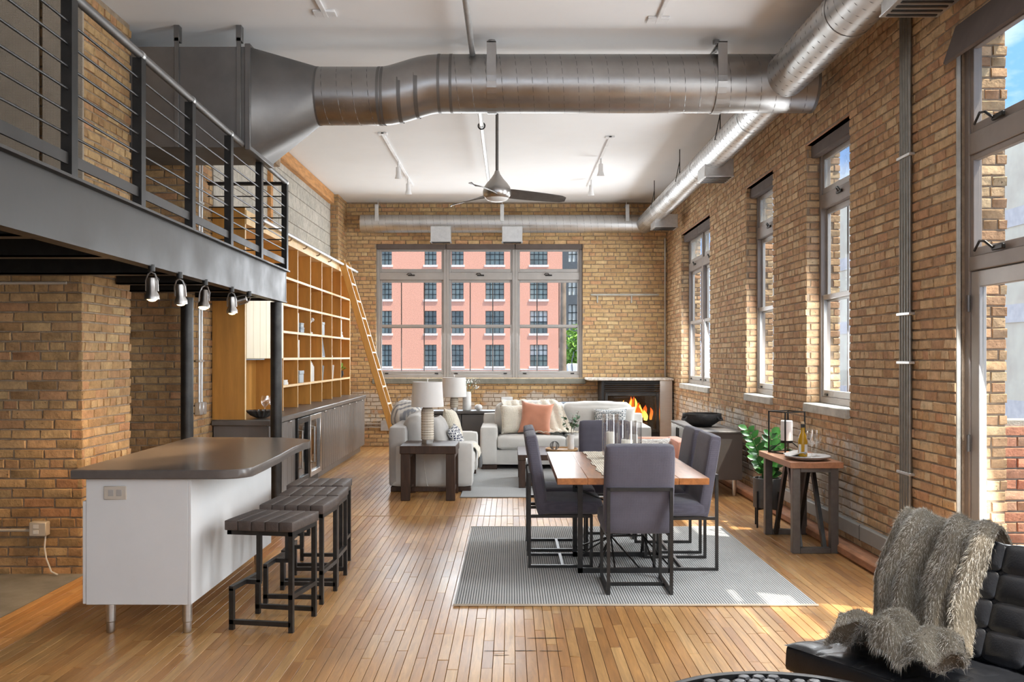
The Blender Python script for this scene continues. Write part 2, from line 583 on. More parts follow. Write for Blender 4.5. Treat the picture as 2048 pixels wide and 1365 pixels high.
def stripes(name, c1, c2, axis, pitch, c3=None, rough=0.95, bump=0.5, mod=None):
    nt, b, out = base_mat(name)
    tc = nd(nt, 'ShaderNodeTexCoord')
    w = nd(nt, 'ShaderNodeTexWave', {'Vector': tc.outputs['Object'], 'Scale': 0.3142 / pitch, 'Distortion': 0.15, 'Detail': 1.0, 'Detail Scale': 8.0},
           wave_type='BANDS', bands_direction=axis)
    other = {'X': 'Y', 'Y': 'X', 'Z': 'X'}[axis]
    w2 = nd(nt, 'ShaderNodeTexWave', {'Vector': tc.outputs['Object'], 'Scale': 0.3142 / (mod or pitch), 'Distortion': 0.6, 'Detail': 1.0}, wave_type='BANDS', bands_direction=other)
    ad = nd(nt, 'ShaderNodeMath', {0: w2.outputs['Fac'], 1: 0.3, 2: w.outputs['Fac']}, operation='MULTIPLY_ADD')
    nz = nd(nt, 'ShaderNodeTexNoise', {'Vector': tc.outputs['Object'], 'Scale': 3.0, 'Detail': 5.0})
    ad2 = nd(nt, 'ShaderNodeMath', {0: nz.outputs['Fac'], 1: 0.35, 2: ad.outputs[0]}, operation='MULTIPLY_ADD')
    rp = nd(nt, 'ShaderNodeValToRGB', {'Fac': ad2.outputs[0]})
    rp.color_ramp.elements[0].position = 0.45
    rp.color_ramp.elements[1].position = 0.95
    rp.color_ramp.elements[0].color = c4(c1)
    rp.color_ramp.elements[1].color = c4(c2)
    nt.links.new(rp.outputs[0], b.inputs['Base Color'])
    b.inputs['Roughness'].default_value = rough
    bp = nd(nt, 'ShaderNodeBump', {'Height': ad.outputs[0], 'Strength': bump, 'Distance': 0.004})
    nt.links.new(bp.outputs[0], b.inputs['Normal'])

def emit(name, col, strength, col2=None):
    m = bpy.data.materials.new(name)
    m.use_nodes = True
    nt = m.node_tree
    nt.nodes.clear()
    out = nd(nt, 'ShaderNodeOutputMaterial')
    e = nd(nt, 'ShaderNodeEmission', {'Color': c4(col), 'Strength': strength})
    if col2:
        tc = nd(nt, 'ShaderNodeTexCoord')
        sp = nd(nt, 'ShaderNodeSeparateXYZ', {0: tc.outputs['Generated']})
        rp = nd(nt, 'ShaderNodeValToRGB', {'Fac': sp.outputs['Z']})
        rp.color_ramp.elements[0].color = c4(col)
        rp.color_ramp.elements[1].color = c4(col2)
        nt.links.new(rp.outputs[0], e.inputs['Color'])
    nt.links.new(e.outputs[0], out.inputs[0])
    M[name] = m

TAN = [(0.573, 0.389, 0.219), (0.512, 0.323, 0.178), (0.624, 0.45, 0.264), (0.542, 0.315, 0.183), (0.443, 0.279, 0.156), (0.65, 0.486, 0.296), (0.559, 0.361, 0.203), (0.406, 0.238, 0.137)]
YEL = [(0.637, 0.445, 0.225), (0.561, 0.37, 0.178), (0.693, 0.509, 0.27), (0.592, 0.381, 0.198), (0.496, 0.316, 0.156), (0.659, 0.467, 0.24), (0.6, 0.341, 0.182), (0.54, 0.36, 0.181)]
RED = [(0.62, 0.26, 0.16), (0.55, 0.30, 0.18), (0.66, 0.34, 0.22), (0.58, 0.22, 0.13), (0.64, 0.42, 0.28)]
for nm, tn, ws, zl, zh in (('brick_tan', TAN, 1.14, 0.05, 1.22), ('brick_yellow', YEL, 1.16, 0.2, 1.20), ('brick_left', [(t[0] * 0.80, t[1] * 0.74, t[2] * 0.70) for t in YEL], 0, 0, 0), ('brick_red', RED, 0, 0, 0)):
    ym = 6.75 if nm == 'brick_tan' else None
    brick_mat(nm, True, tn, ws, zl, zh, ymin=ym)
    brick_mat(nm + '_mass', False, tn, ws, zl, zh, ymin=ym)
mat('mortar', (0.33, 0.25, 0.175), 0.95, var=0.25, scale=18, bump=0.5, bscale=90)
mat('mortar_pale', (0.42, 0.40, 0.34), 0.95, var=0.2, scale=18, bump=0.5, bscale=90)
FL = [(0.54, 0.28, 0.095), (0.48, 0.225, 0.07), (0.60, 0.335, 0.125), (0.42, 0.19, 0.062), (0.56, 0.30, 0.105), (0.64, 0.37, 0.145), (0.51, 0.25, 0.08), (0.36, 0.17, 0.06)]
plank_mat('floor_oak', True, FL)
plank_mat('floor_oak_mass', False, FL)
mat('floor_gap', (0.06, 0.03, 0.015), 0.8)
mat('concrete', (0.23, 0.215, 0.19), 0.85, var=0.25, scale=4, bump=0.2)
mat('ceiling_white', (0.87, 0.87, 0.87), 0.85, var=0.02, scale=1.5)
mat('plaster', (0.80, 0.79, 0.77), 0.85, var=0.04)
brick_mat('block', True, [(0.46, 0.42, 0.36), (0.50, 0.46, 0.40), (0.43, 0.40, 0.345), (0.48, 0.44, 0.375)])
mat('duct', (0.56, 0.56, 0.555), 0.38, 1.0, var=0.10, scale=5, bump=0.03, rvar=0.08)
mat('conduit_dark', (0.27, 0.26, 0.235), 0.42, 0.85, var=0.15, scale=12)
mat('duct_seam', (0.20, 0.20, 0.20), 0.45, 0.8)
mat('duct_dull', (0.20, 0.195, 0.19), 0.5, 0.85, var=0.14, scale=3.0, bump=0.03, bscale=20)
mat('galvanised', (0.62, 0.63, 0.63), 0.4, 0.9, var=0.08, scale=20)
mat('cross_duct_metal', (0.36, 0.35, 0.34), 0.36, 1.0, var=0.12, scale=4, bump=0.03, rvar=0.08)
mat('raw_steel', (0.05, 0.046, 0.043), 0.46, 0.7, var=0.4, scale=2.5, bump=0.03, bscale=14, rvar=0.1)
mat('black_steel', (0.025, 0.024, 0.023), 0.4, 0.5, var=0.3, scale=10)
mat('dark_steel', (0.05, 0.048, 0.046), 0.38, 0.7, var=0.3, scale=8)
mat('gunmetal', (0.15, 0.138, 0.128), 0.42, 0.6, var=0.15, scale=14)
mat('chrome', (0.75, 0.75, 0.76), 0.16, 1.0, var=0.05)
mat('stainless', (0.62, 0.61, 0.59), 0.3, 1.0, var=0.06, stretch=(1, 1, 12))
mat('brushed_nickel', (0.46, 0.44, 0.42), 0.32, 1.0, var=0.06)
mat('window_metal', (0.44, 0.42, 0.40), 0.45, 0.35, var=0.06)
mat('window_brown', (0.29, 0.25, 0.225), 0.5, 0.2, var=0.08)
mat('shade_brown', (0.14, 0.115, 0.105), 0.9, var=0.12, bump=0.2, bscale=200)
mat('stone_sill', (0.50, 0.49, 0.44), 0.85, var=0.22, scale=7, bump=0.3)
mat('grey_sill', (0.25, 0.25, 0.21), 0.85, var=0.2, scale=7, bump=0.3)
glass('pane', (0.98, 0.99, 0.985), 0.006)
glass('pane_hazy', (0.95, 0.97, 0.965), 0.008, dirt=0.45)
glass('clear_glass', (0.985, 0.985, 0.985), 0.16)
glass('fire_glass', (0.72, 0.72, 0.72), 0.10)
mat('orange_ply', (0.56, 0.265, 0.055), 0.45, var=0.2, scale=3, stretch=(4, 4, 0.5), bump=0.04, coat=0.15)
mat('ply_edge', (0.80, 0.55, 0.27), 0.5, var=0.08, scale=8)
mat('cream_board', (0.76, 0.63, 0.40), 0.5, var=0.05, scale=4, stretch=(4, 4, 0.5))
mat('ladder_wood', (0.66, 0.33, 0.075), 0.4, var=0.1, scale=4, stretch=(5, 5, 0.6), coat=0.2)
mat('ladder_edge', (0.86, 0.74, 0.56), 0.5, var=0.06)
mat('grey_counter', (0.145, 0.132, 0.122), 0.33, var=0.1, scale=9, coat=0.1)
mat('grey_cabinet', (0.165, 0.15, 0.14), 0.36, var=0.08, scale=3, stretch=(3, 3, 0.4), coat=0.15)
mat('island_top', (0.115, 0.098, 0.088), 0.3, var=0.10, scale=30, coat=0.15)
mat('white_panel', (0.74, 0.74, 0.735), 0.5, var=0.02)
mat('almond_plastic', (0.58, 0.52, 0.44), 0.45, var=0.05)
mat('dark_slot', (0.02, 0.02, 0.02), 0.6)
mat('walnut', (0.36, 0.135, 0.04), 0.32, var=0.32, scale=5, stretch=(6, 0.7, 6), coat=0.25, bump=0.03)
mat('console_wood', (0.42, 0.19, 0.095), 0.42, var=0.2, scale=5, stretch=(6, 0.7, 6), bump=0.03)
mat('espresso', (0.052, 0.026, 0.015), 0.5, var=0.4, scale=6, stretch=(5, 5, 0.8))
mat('timber', (0.52, 0.25, 0.085), 0.8, var=0.3, scale=5, stretch=(5, 0.7, 5), bump=0.5, bscale=16)
mat('old_timber', (0.34, 0.23, 0.14), 0.85, var=0.35, scale=6, bump=0.5, bscale=16)
fabric('chair_fabric', (0.092, 0.084, 0.108), 420, 0.22, 0.4)
fabric('sofa_linen', (0.68, 0.66, 0.62), 330, 0.10, 0.35)
fabric('grey_linen', (0.46, 0.44, 0.42), 330, 0.12, 0.35)
fabric('cream_knit', (0.76, 0.69, 0.56), 170, 0.16, 0.9)
fabric('cream_wool', (0.80, 0.74, 0.62), 110, 0.10, 0.7)
fabric('coral_cloth', (0.60, 0.255, 0.155), 300, 0.15, 0.3)
fabric('coral_seat', (0.72, 0.36, 0.25), 300, 0.1, 0.3)
fabric('panel_cloth', (0.37, 0.30, 0.225), 240, 0.12, 0.5)
fabric('lamp_linen', (0.78, 0.76, 0.74), 400, 0.05, 0.25)
fabric('runner_weave', (0.60, 0.52, 0.40), 120, 0.3, 0.9)
fabric('napkin', (0.56, 0.53, 0.49), 400, 0.12, 0.3)
stripes('rug_stripe', (0.16, 0.165, 0.165), (0.60, 0.59, 0.57), 'X', 0.0165, mod=0.014)
stripes('rug_weave', (0.36, 0.37, 0.37), (0.50, 0.50, 0.49), 'Y', 0.012, bump=0.25)
mat('rug_binding', (0.62, 0.52, 0.40), 0.9)
stripes('throw_stripe', (0.30, 0.31, 0.34), (0.78, 0.75, 0.70), 'Y', 0.05, bump=0.4)
stripes('ribbed_ceramic', (0.56, 0.48, 0.38), (0.74, 0.67, 0.57), 'Z', 0.03, bump=0.6)
mat('white_ceramic', (0.78, 0.77, 0.75), 0.4, var=0.06, scale=20, bump=0.15)
mat('wax', (0.84, 0.80, 0.70), 0.55, var=0.03)
mat('white_wax', (0.88, 0.87, 0.85), 0.5, var=0.02)
mat('brown_leather', (0.075, 0.055, 0.046), 0.55, var=0.35, scale=14, bump=0.2, bscale=120)
mat('black_leather', (0.012, 0.013, 0.016), 0.33, var=0.3, scale=10, bump=0.12, bscale=160, coat=0.1)
mat('black_clay', (0.02, 0.019, 0.019), 0.75, var=0.4, scale=12, bump=0.5, bscale=40)
mat('pot_grey', (0.10, 0.10, 0.10), 0.6, var=0.12)
mat('soil', (0.06, 0.045, 0.035), 0.95, var=0.4, scale=40, bump=0.8, bscale=80)
mat('zz_leaf', (0.035, 0.14, 0.025), 0.32, var=0.45, scale=9, coat=0.2)
mat('eucalyptus', (0.16, 0.27, 0.17), 0.6, var=0.3, scale=12)
mat('fresh_leaf', (0.30, 0.50, 0.09), 0.6, var=0.3, scale=30)
mat('twig', (0.16, 0.10, 0.06), 0.8)
mat('white_petal', (0.85, 0.86, 0.84), 0.7)
mat('sideboard_grey', (0.115, 0.105, 0.098), 0.42, 0.2, var=0.08, scale=3)
mat('sideboard_front', (0.34, 0.335, 0.325), 0.25, 0.6, var=0.08, scale=3)
mat('stone_mantle', (0.58, 0.50, 0.40), 0.55, var=0.45, scale=22, bump=0.6, bscale=50, col2=(0.82, 0.78, 0.70))
mat('firebox_black', (0.018, 0.018, 0.018), 0.5, 0.3)
mat('log_bark', (0.05, 0.03, 0.02), 0.9, var=0.5, scale=20, bump=0.8)
emit('flame_core', (1.0, 0.62, 0.12), 3.2, (1.0, 0.40, 0.05))
emit('flame_outer', (1.0, 0.30, 0.03), 1.6, (0.9, 0.10, 0.01))
emit('bulb_warm', (1.0, 0.68, 0.30), 9.0)
emit('bulb_soft', (1.0, 0.93, 0.80), 2.0)
mat('grey_box', (0.36, 0.40, 0.42), 0.6)
mat('slate_blue', (0.22, 0.26, 0.30), 0.6)
mat('paper', (0.80, 0.77, 0.72), 0.8, var=0.04)
mat('navy', (0.02, 0.025, 0.045), 0.5)
mat('plate_grey', (0.42, 0.40, 0.38), 0.5, var=0.1)
mat('tray_wood', (0.46, 0.27, 0.12), 0.5, var=0.2, scale=8)
glass('wine_yellow', (0.85, 0.62, 0.12), 0.12)
mat('wine', (0.50, 0.27, 0.012), 0.2, var=0.1)
mat('capsule', (0.03, 0.035, 0.04), 0.4)
mat('cork', (0.62, 0.46, 0.28), 0.8)
mat('raceway', (0.36, 0.36, 0.34), 0.5, 0.2, var=0.08)
mat('ledge_wood', (0.46, 0.22, 0.115), 0.6, var=0.3, scale=6, stretch=(4, 0.8, 4))
# the world outside
brick_mat('facade_pink', False, [(0.80, 0.40, 0.285), (0.82, 0.41, 0.295)])
mat('facade_trim', (0.80, 0.72, 0.66), 0.8)
mat('facade_dark', (0.12, 0.135, 0.15), 0.7)
mat('far_pane', (0.27, 0.33, 0.29), 0.15, var=0.6, scale=0.35, spec=0.8)
mat('far_muntin', (0.05, 0.06, 0.06), 0.6)
mat('far_blind', (0.78, 0.80, 0.76), 0.7)
mat('pole_wood', (0.28, 0.21, 0.15), 0.9, var=0.3, scale=3)
mat('pale_render', (0.93, 0.77, 0.58), 0.9, var=0.16, scale=1.3, bump=0.2)
mat('asphalt', (0.12, 0.12, 0.12), 0.9)
mat('white_paint', (0.82, 0.82, 0.82), 0.5)
# ================================================================ SETTING
# ---- floor: slab, oak strips one by one, concrete margin under the gallery
floor = MB().box(-6, XR + 0.5, -2.6, YF + 0.1, -0.14, -0.016).build('floor', 'floor_gap')
floor['kind'] = 'structure'

def unit_plank():
    mb = MB()
    return mb.bev(-0.5, 0.5, -0.5, 0.5, -0.016, 0.0, 0.0016)
PW = 0.0565
FX0 = -3.03
ncol = int((XR - FX0) / PW) + 1
planks = []
for i in range(ncol):
    x0 = FX0 + i * PW
    x1 = min(x0 + PW, XR + 0.01)
    y = -2.5 - RND.random()
    while y < YF:
        L = RND.uniform(0.35, 1.5) if y > 2 else 4.0
        y1 = min(y + L, YF)
        if y < 9.0 < y1:
            y1 = 9.0
        if y1 - y > 0.02:
            planks.append((x0, x1, y, y1))
        y = y1
def plank_size(p):
    x0, x1, y0, y1 = p
    ys = max(y0, 4.35)
    if y1 <= ys + 0.05:
        return 0
    xm, ym = (x0 + x1) / 2, (ys + y1) / 2
    px, py = proj(xm, ym, 0)
    if px < -10 or px > 2060:
        return 0
    if -2.36 < xm < -1.76 and 5.1 < ym < 6.8 or -0.36 < xm < 1.91 and 5.74 < ym < 8.37 or xm > 1.1 and ym < 4.6:
        return 0
    return (y1 - ys) * (x1 - x0) / ym ** 3
planks.sort(key=plank_size, reverse=True)
G = 0.0011
UP = {}
def unit_mesh_obj(key, mb, mats):
    o = mb.build(key, mats)
    me = o.data
    bpy.data.objects.remove(o)
    return me
plank_me = []
for L in (0.4, 0.7, 1.0, 1.35):
    plank_me.append((L, unit_mesh_obj('plank', MB().bev(-(PW / 2 - G), PW / 2 - G, -L / 2, L / 2, -0.016, 0.0, 0.0013), 'floor_oak')))
field = MB()
for k, (x0, x1, y0, y1) in enumerate(planks):
    L = y1 - y0 - 0.002
    dz = RND.uniform(-0.0012, 0.0006)
    if k < 300 and abs(x1 - x0 - PW) < 1e-6:
        Lr, me = min(plank_me, key=lambda t: abs(t[0] - L))
        o = bpy.data.objects.new('plank', me)
        o.location = ((x0 + x1) / 2, (y0 + y1) / 2, dz)
        o.scale = (1, L / Lr, 1)
        o.parent = floor
        COL.objects.link(o)
    else:
        field.bev(x0 + G, x1 - G, y0 + 0.001, y1 - 0.001, -0.016, dz, 0.0013)
field.build('plank_field', 'floor_oak_mass', floor, kind='stuff', recalc=False)
MB().box(-6, FX0 - 0.003, -2.6, YF, -0.016, 0.001).build('concrete_margin', 'concrete', floor)
MB().bev(FX0 + 0.6, XR - 0.2, 8.985, 9.015, -0.002, 0.0025, 0.001).build('threshold_strip', 'tray_wood', floor, label='pale wooden strip across the boards')

rr = random.Random(9)
for x0, x1, y, w in ((0.09, 0.29, 5.09, 0.012), (-0.14, -0.02, 4.87, 0.006), (0.02, 0.13, 4.872, 0.010), (0.15, 0.27, 4.868, 0.007), (-0.09, -0.01, 4.80, 0.006)):
    n = 8
    up = [(x0 + (x1 - x0) * i / n, y + w * rr.uniform(0.2, 0.6) * (0.2 if i in (0, n) else 1)) for i in range(n + 1)]
    dn = [(p[0], y - w * rr.uniform(0.2, 0.6) * (0.2 if i in (0, n) else 1)) for i, p in enumerate(up)]
    MB().prism(dn + up[::-1], 0.0003, 0.0012).build('burn_mark', 'dark_slot', floor, label='dark scorched gouge in the boards')

# ---- ceiling
ceil = MB().box(-6, XR + 0.5, -2.6, YF + 0.5, ZC, ZC + 0.3).build('ceiling', 'ceiling_white')
ceil['kind'] = 'structure'

# ---- brickwork
BL, BH, BJ = 0.203, 0.0585, 0.0115
def brick_verts(seed):
    r = random.Random(seed)
    hx, hz, D = BL / 2, BH / 2, 0.030
    c = 0.0045
    def j(a):
        return r.uniform(-a, a)
    back = [(sx * hx, 0.0, sz * hz) for sx, sz in ((-1, -1), (1, -1), (1, 1), (-1, 1))]
    mid = [(sx * (hx + j(0.004)), D - c + j(0.002), sz * (hz + j(0.003))) for sx, sz in ((-1, -1), (1, -1), (1, 1), (-1, 1))]
    fr = [(sx * (hx - c + j(0.003)), D + j(0.003), sz * (hz - c + j(0.002))) for sx, sz in ((-1, -1), (1, -1), (1, 1), (-1, 1))]
    vs = back + mid + fr
    fs = []
    for a in (0, 4):
        for k in range(4):
            k2 = (k + 1) % 4
            fs.append((a + k, a + 4 + k, a + 4 + k2, a + k2))
    fs.append((8, 11, 10, 9))
    return vs, fs
BV = [brick_verts(s) for s in range(7)]
BRICK_ME = {}
def brick_me(matname, v):
    if (matname, v) not in BRICK_ME:
        mb = MB()
        mb.add(*BV[v])
        BRICK_ME[matname, v] = unit_mesh_obj('brick', mb, matname)
    return BRICK_ME[matname, v]

def cut(spans, h0, h1):
    out = []
    for a, b in spans:
        if h1 <= a or h0 >= b:
            out.append((a, b))
        else:
            if h0 - a > 0.02:
                out.append((a, h0))
            if b - h1 > 0.02:
                out.append((h1, b))
    return out

class Wall:
    """mortar body plus bricks laid course by course; the largest 300 become parts, the others one mass"""
    def __init__(s, name, matname, limit=300, length=BL, pitch=BH + BJ):
        s.length, s.pitch = length, pitch
        s.name, s.mat, s.limit, s.bricks, s.body = name, matname, limit, [], MB()
    def lay(s, axis, d, sign, a0, a1, z0, z1, holes=(), phase=0.0, zbase=0.0, hdr=6):
        """axis 'X': face lies at x = d, runs along y; sign = direction the face looks"""
        n = (sign, 0) if axis == 'X' else (0, sign)
        th = math.atan2(-n[0], n[1])
        pitch = s.pitch
        i = int(math.floor((z0 - zbase) / pitch))
        while zbase + i * pitch < z1 - 0.02:
            zc = zbase + (i + 0.5) * pitch
            i += 1
            if zc < z0 + 0.01 or zc > z1 - 0.005:
                continue
            header = hdr and (i % hdr == 0)
            L = (s.length - BJ) / 2 if header else s.length
            a = a0 - RND.uniform(0, 0.02) - (0.0 if i % 2 else (L + BJ) / 2) - phase
            while a < a1:
                ll = L * RND.uniform(0.94, 1.04)
                sp = cut([(max(a, a0), min(a + ll, a1))], 1e9, 1e9)
                for (h0, h1, hz0, hz1) in holes:
                    if hz0 < zc < hz1:
                        sp = cut(sp, h0, h1)
                for (b0, b1) in sp:
                    if b1 - b0 > 0.025:
                        p = ((d, (b0 + b1) / 2, zc) if axis == 'X' else ((b0 + b1) / 2, d, zc))
                        s.bricks.append((p, b1 - b0, th, n))
                a += ll + BJ
        return s
    def finish(s, body_mat='mortar'):
        root = s.body.build(s.name, body_mat)
        root['kind'] = 'structure'
        sized = []
        for b in s.bricks:
            (x, y, z), L, th, n = b
            v = 0
            if y > 2.5:
                px, py = proj(x, y, z)
                if -5 < px < 2053 and -5 < py < 1370:
                    v = L / y ** 2 * abs((n[0] * -x + n[1] * -y)) / math.hypot(x, y)
            sized.append((v, b))
        sized.sort(key=lambda t: -t[0])
        vs, fs = [], []
        for k, (v, ((x, y, z), L, th, n)) in enumerate(sized):
            q = RND.randrange(7)
            proud = RND.uniform(-0.003, 0.003) - 0.030
            ox, oy = x + n[0] * proud, y + n[1] * proud
            sx = L / BL
            sz = (s.pitch - BJ) / BH
            tilt = RND.uniform(-0.018, 0.018)
            if k < s.limit and v > 0:
                o = bpy.data.objects.new('brick', brick_me(s.mat, q))
                o.location = (ox, oy, z)
                o.rotation_euler = (0, tilt, th)
                o.scale = (sx, 1, sz)
                o.parent = root
                COL.objects.link(o)
            else:
                c, sn = math.cos(th), math.sin(th)
                base = len(vs)
                for (a, bb, cc) in BV[q][0]:
                    a *= sx
                    cc2 = cc * sz - a * tilt
                    vs.append((ox + a * c - bb * sn, oy + a * sn + bb * c, z + cc2))
                fs += [tuple(base + i for i in f) for f in BV[q][1]]
        if vs:
            mb = MB()
            mb.v = [Vector(p) for p in vs]
            mb.f = fs
            mb.build('brick_field', s.mat + '_mass', root, kind='stuff', recalc=False)
        return root

def wall_boxes(mb, axis, d0, d1, a0, a1, z0, z1, holes):
    As = sorted({a0, a1, *[h[0] for h in holes], *[h[1] for h in holes]})
    Zs = sorted({z0, z1, *[h[2] for h in holes], *[h[3] for h in holes]})
    for i in range(len(As) - 1):
        for j in range(len(Zs) - 1):
            am, zm = (As[i] + As[i + 1]) / 2, (Zs[j] + Zs[j + 1]) / 2
            if any(h[0] < am < h[1] and h[2] < zm < h[3] for h in holes):
                continue
            if axis == 'X':
                mb.box(d0, d1, As[i], As[i + 1], Zs[j], Zs[j + 1])
            else:
                mb.box(As[i], As[i + 1], d0, d1, Zs[j], Zs[j + 1])

REC = 0.009                         # joints lie this far behind the brick faces
XO = XR + 0.31                      # outer face of the right wall
holes_r = [(a, b, WZ0 - 0.08, WZ1) for a, b in WIN_R] + [(DOOR[0], DOOR[1], -0.2, 3.53)] + [(a, b, WZ0, WZ1) for a, b in WIN_BACK]
wr = Wall('wall_right', 'brick_tan', length=0.172, pitch=0.066)
wall_boxes(wr.body, 'X', XR + REC, XO - REC, -2.6, YF + 0.4, -0.2, ZC, holes_r)
wr.lay('X', XR, -1, 3.4, YF, 0.02, ZC, holes_r, zbase=0.01)
for a, b in WIN_R:
    wr.lay('Y', b - REC, -1, XR + 0.004, XR + 0.125, WZ0, WZ1, zbase=0.01, hdr=2)
    wr.lay('Y', b - REC, -1, XR + 0.22, XO, WZ0, WZ1, zbase=0.01, hdr=2)
    wr.lay('Y', a + REC, 1, XR + 0.004, XR + 0.125, WZ0, WZ1, zbase=0.01, hdr=2)
wr.lay('Y', DOOR[1] - REC, -1, XR + 0.14, XO, 0, 3.5, zbase=0.01, hdr=3)
WR = wr.finish()

# far wall
HW = (-2.335, 1.24, 1.18, 3.53)
wf = Wall('wall_far', 'brick_yellow')
wall_boxes(wf.body, 'Y', YF + REC, YF + 0.42, -3.2, XR + 0.45, -0.2, ZC, [HW])
wf.lay('Y', YF, -1, -2.85, XR, 0.02, ZC, [HW], zbase=0.0)
WF = wf.finish()

# left side: brick pier, recess, long wall with block work above the shelves, corner pier
XP = -3.06
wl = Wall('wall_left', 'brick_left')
wl.body.box(-6, XP - REC, 6.6 + REC, 7.45 - REC, -0.1, ZC)
wl.body.box(-6, XL - REC, 8.45 + REC, YF + 0.1, -0.1, ZC)
wl.body.box(XL - REC - 0.1, -2.84 - REC, 15.2 + REC, YF + 0.1, -0.1, ZC)
wl.body.box(-6, -4.2, 6.7, 8.6, -0.1, ZC)
wl.body.box(-6, -5.9, -2.6, 6.8, -0.1, ZC)
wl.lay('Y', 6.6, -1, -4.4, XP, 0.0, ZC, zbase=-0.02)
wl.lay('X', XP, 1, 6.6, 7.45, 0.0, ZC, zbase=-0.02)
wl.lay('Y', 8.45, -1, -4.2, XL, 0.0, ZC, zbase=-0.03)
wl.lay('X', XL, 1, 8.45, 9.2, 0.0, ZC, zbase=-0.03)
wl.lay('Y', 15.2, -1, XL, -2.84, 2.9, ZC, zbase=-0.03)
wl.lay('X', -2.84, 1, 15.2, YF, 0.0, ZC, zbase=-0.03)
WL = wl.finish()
# concrete blocks, each its own piece
block_me = unit_mesh_obj('concrete_block', MB().bev(0, 0.016, -0.197, 0.197, -0.096, 0.096, 0.003), 'block')
row = 0
z = 2.96
while z < ZC - 0.04:
    h = min(0.2, ZC - z)
    y = 9.22 - (0.2 if row % 2 else 0.0)
    while y < 15.18:
        y0, y1 = max(y, 9.22), min(y + 0.4, 15.19)
        if y1 - y0 > 0.06:
            o = bpy.data.objects.new('concrete_block', block_me)
            o.location = (XL - REC - 0.004 + RND.uniform(0, 0.003), (y0 + y1) / 2, z + h / 2)
            o.scale = (1, (y1 - y0 - 0.006) / 0.394, (h - 0.008) / 0.192)
            o.parent = WL
            COL.objects.link(o)
        y += 0.4
    row += 1
    z += 0.2
# plain wall behind the camera, with an unseen opening added for the fill light
wb = MB()
wall_boxes(wb, 'Y', -2.6, -2.45, -6, XR + 0.45, -0.1, ZC, [(-2.4, 2.0, 1.1, 3.6)])
o = wb.build('wall_back', 'plaster')
o['kind'] = 'structure'

# timber plate, corbel and post along the left wall
t = MB().bev(XL - 0.02, -2.885, 11.45, 15.1, ZC - 0.17, ZC - 0.002, 0.012).build('trim_1', 'timber')
t['kind'] = 'structure'
MB().prism([(-0.03, -0.14), (0.10, -0.14), (0.115, 0.02), (0.14, 0.16), (-0.03, 0.16)], 0, 0.22, 0.01,
           Matrix.Translation(Vector((XL, 11.5, ZC - 0.17))) @ RX(90)).build('timber_corbel', 'old_timber', t)
MB().bev(XL - 0.02, XL + 0.05, 11.26, 11.36, 2.9, ZC - 0.3, 0.006).build('timber_post', 'timber', t)
MB().bev(-4.1, -2.35, 8.28, 8.40, 3.34, 3.42, 0.008).build('timber_header', 'timber', t)

# wooden ledge and cable raceway along the right wall
t = MB().bev(2.565, XR + 0.01, 5.62, 15.2, 0.0, 0.085, 0.02).build('baseboard_right', 'ledge_wood')
t['kind'] = 'structure'
t = struct('trim_2')
rc = MB().bev(XR - 0.045, XR + 0.005, 5.65, 10.0, 0.15, 0.262, 0.006).build('raceway_cover', 'raceway', t)
for y in (6.25, 7.05, 8.0, 9.2):
    MB().box(XR - 0.0465, XR - 0.04, y, y + 0.004, 0.148, 0.264).build('joint', 'dark_slot', rc)
MB().lathe([(0, 0), (0.03, 0), (0.03, 0.004), (0, 0.005)], n=16, M=Matrix.Translation(Vector((XR - 0.045, 6.45, 0.205))) @ RY(-90)).build('socket', 'paper', rc)
for dz in (-0.008, 0.008):
    MB().box(XR - 0.051, XR - 0.048, 6.443, 6.457, 0.203 + dz, 0.207 + dz).build('slot', 'dark_slot', rc)

# ---- windows
def bx(mb, axis, a0, a1, d0, d1, z0, z1, b=0.0):
    args = (d0, d1, a0, a1, z0, z1) if axis == 'X' else (a0, a1, d0, d1, z0, z1)
    return mb.bev(*args, b) if b else mb.box(*args)

